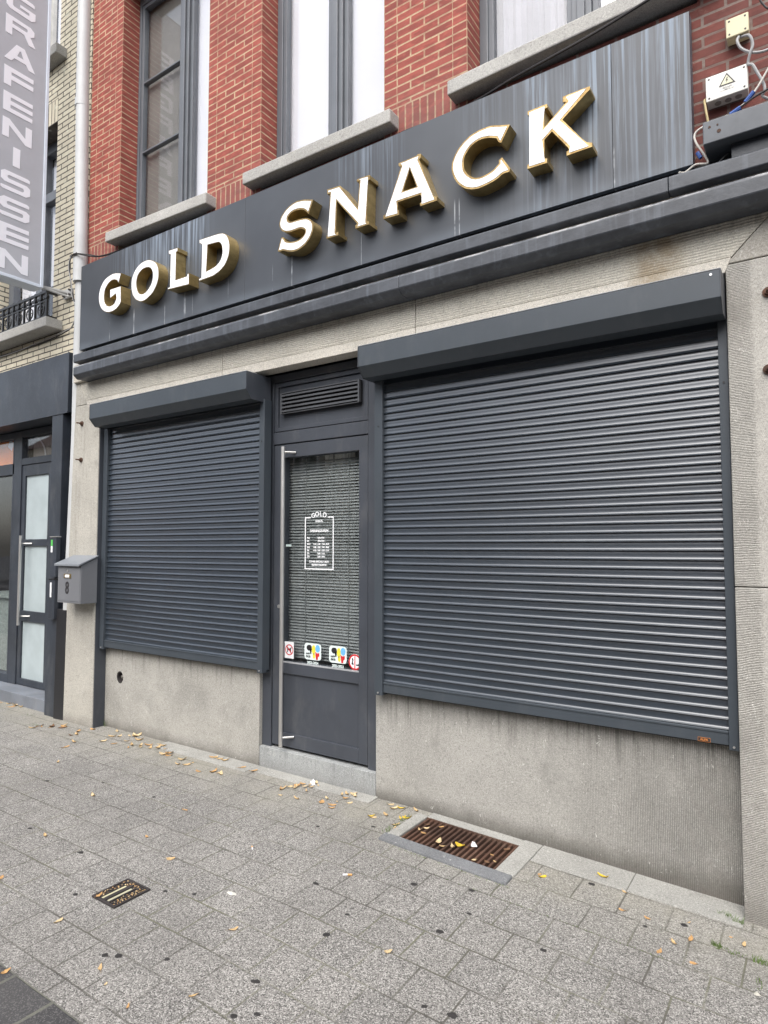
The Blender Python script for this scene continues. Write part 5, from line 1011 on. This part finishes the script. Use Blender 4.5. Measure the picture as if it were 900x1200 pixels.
# grass in the joints
gm = MB(); rr = random.Random(5)
def tuft(x, y, n, h, sp, spy=None):
    for _ in range(n):
        a = rr.uniform(0, 6.28); bx = x + rr.uniform(-sp, sp); by = y + rr.uniform(-(spy or sp * .4), (spy or sp * .4)); l_ = h * rr.uniform(.5, 1.2); dx, dy = math.cos(a) * l_ * .6, math.sin(a) * l_ * .6; w_ = .0011; z0 = gz(bx)
        gm.add([(bx - w_, by, z0), (bx + w_, by, z0), (bx + dx * .4 + w_ * .7, by + dy * .4, z0 + l_ * .65), (bx + dx, by + dy, z0 + l_), (bx + dx * .4 - w_ * .7, by + dy * .4, z0 + l_ * .65)], [(0, 1, 2, 3, 4)])
for a in ((-.348, -.150, 26, .028, .02), (-.402, -.128, 24, .022, .03), (-.402, -.378, 34, .018, .02), (-.361, -.388, 24, .014, .04), (-.243, -.392, 44, .022, .03), (-.317, -.390, 14, .010, .04), (-5.19, -.012, 12, .07, .03), (-5.724, -.34, 22, .012, .06), (-2.016, -.339, 40, .014, .02, .05), (-2.012, -.198, 50, .016, .012, .08), (-.241, -.542, 14, .018, .01, .04), (-6.1, -.2, 20, .014, .08)): tuft(*a)
for k in range(60): tuft(rr.uniform(-1.9, -1.25), -.483 + rr.uniform(-.004, .004), 2, .005, .01)
for k in range(60): tuft(rr.uniform(-1.75, -.55), -.5935 + rr.uniform(-.003, .003), 2, .0045, .01)
tag(gm.build('grass', GRASSM), 'sparse green grass and moss growing in the joints of the pavers', 'grass', kind='stuff')

# ================================================================ OPPOSITE SIDE OF THE STREET (seen in the glass)
hc = [(.50, .47, .40), (.30, .12, .09), (.62, .60, .56), (.36, .33, .28), (.55, .50, .38), (.25, .11, .08), (.60, .58, .55), (.4, .3, .22)]
ha = ['pale beige', 'dark red brick', 'white rendered', 'grey brown', 'sand coloured', 'brown red brick', 'off white', 'ochre']
x = -32
for i in range(8):
    wd = (5.6, 6.4, 5.2, 6.8)[i % 4]; hh = (6.2, 7.0, 5.8, 6.6)[(i * 3) % 4]
    o = thing('opposite_house', '%s house across the street, seen only as a reflection in the glass' % ha[i], 'house', (x + wd / 2, -12.3, 0))
    MB().box(x, x + wd - .02, -16, -12.2, -.3, hh).build('wall', m_plain('house_wall_%d' % i, hc[i], .9, 6), o)
    MB().hexa([(x, -16, hh), (x + wd - .02, -16, hh), (x + wd - .02, -12.0, hh), (x, -12.0, hh), (x, -14.3, hh + 1.3), (x + wd - .02, -14.3, hh + 1.3), (x + wd - .02, -14.1, hh + 1.3), (x, -14.1, hh + 1.3)]).build('roof', m_plain('roof_tiles_%d' % i, (.10, .06, .05), .8, 12), o)
    for fl in range(2):
        for k in range(3):
            wx = x + .6 + k * (wd - 1.2) / 2.7; z0 = .9 + fl * 3
            f = MB().box(wx, wx + 1.1, -12.2, -12.14, z0, z0 + 1.6).build('window', m_paint('pale_frame', (.6, .6, .6), .5), o)
            MB().box(wx + .08, wx + 1.02, -12.139, -12.13, z0 + .08, z0 + 1.52).build('pane', m_paint('dark_pane', (.03, .035, .04), .1), f)
    x += wd
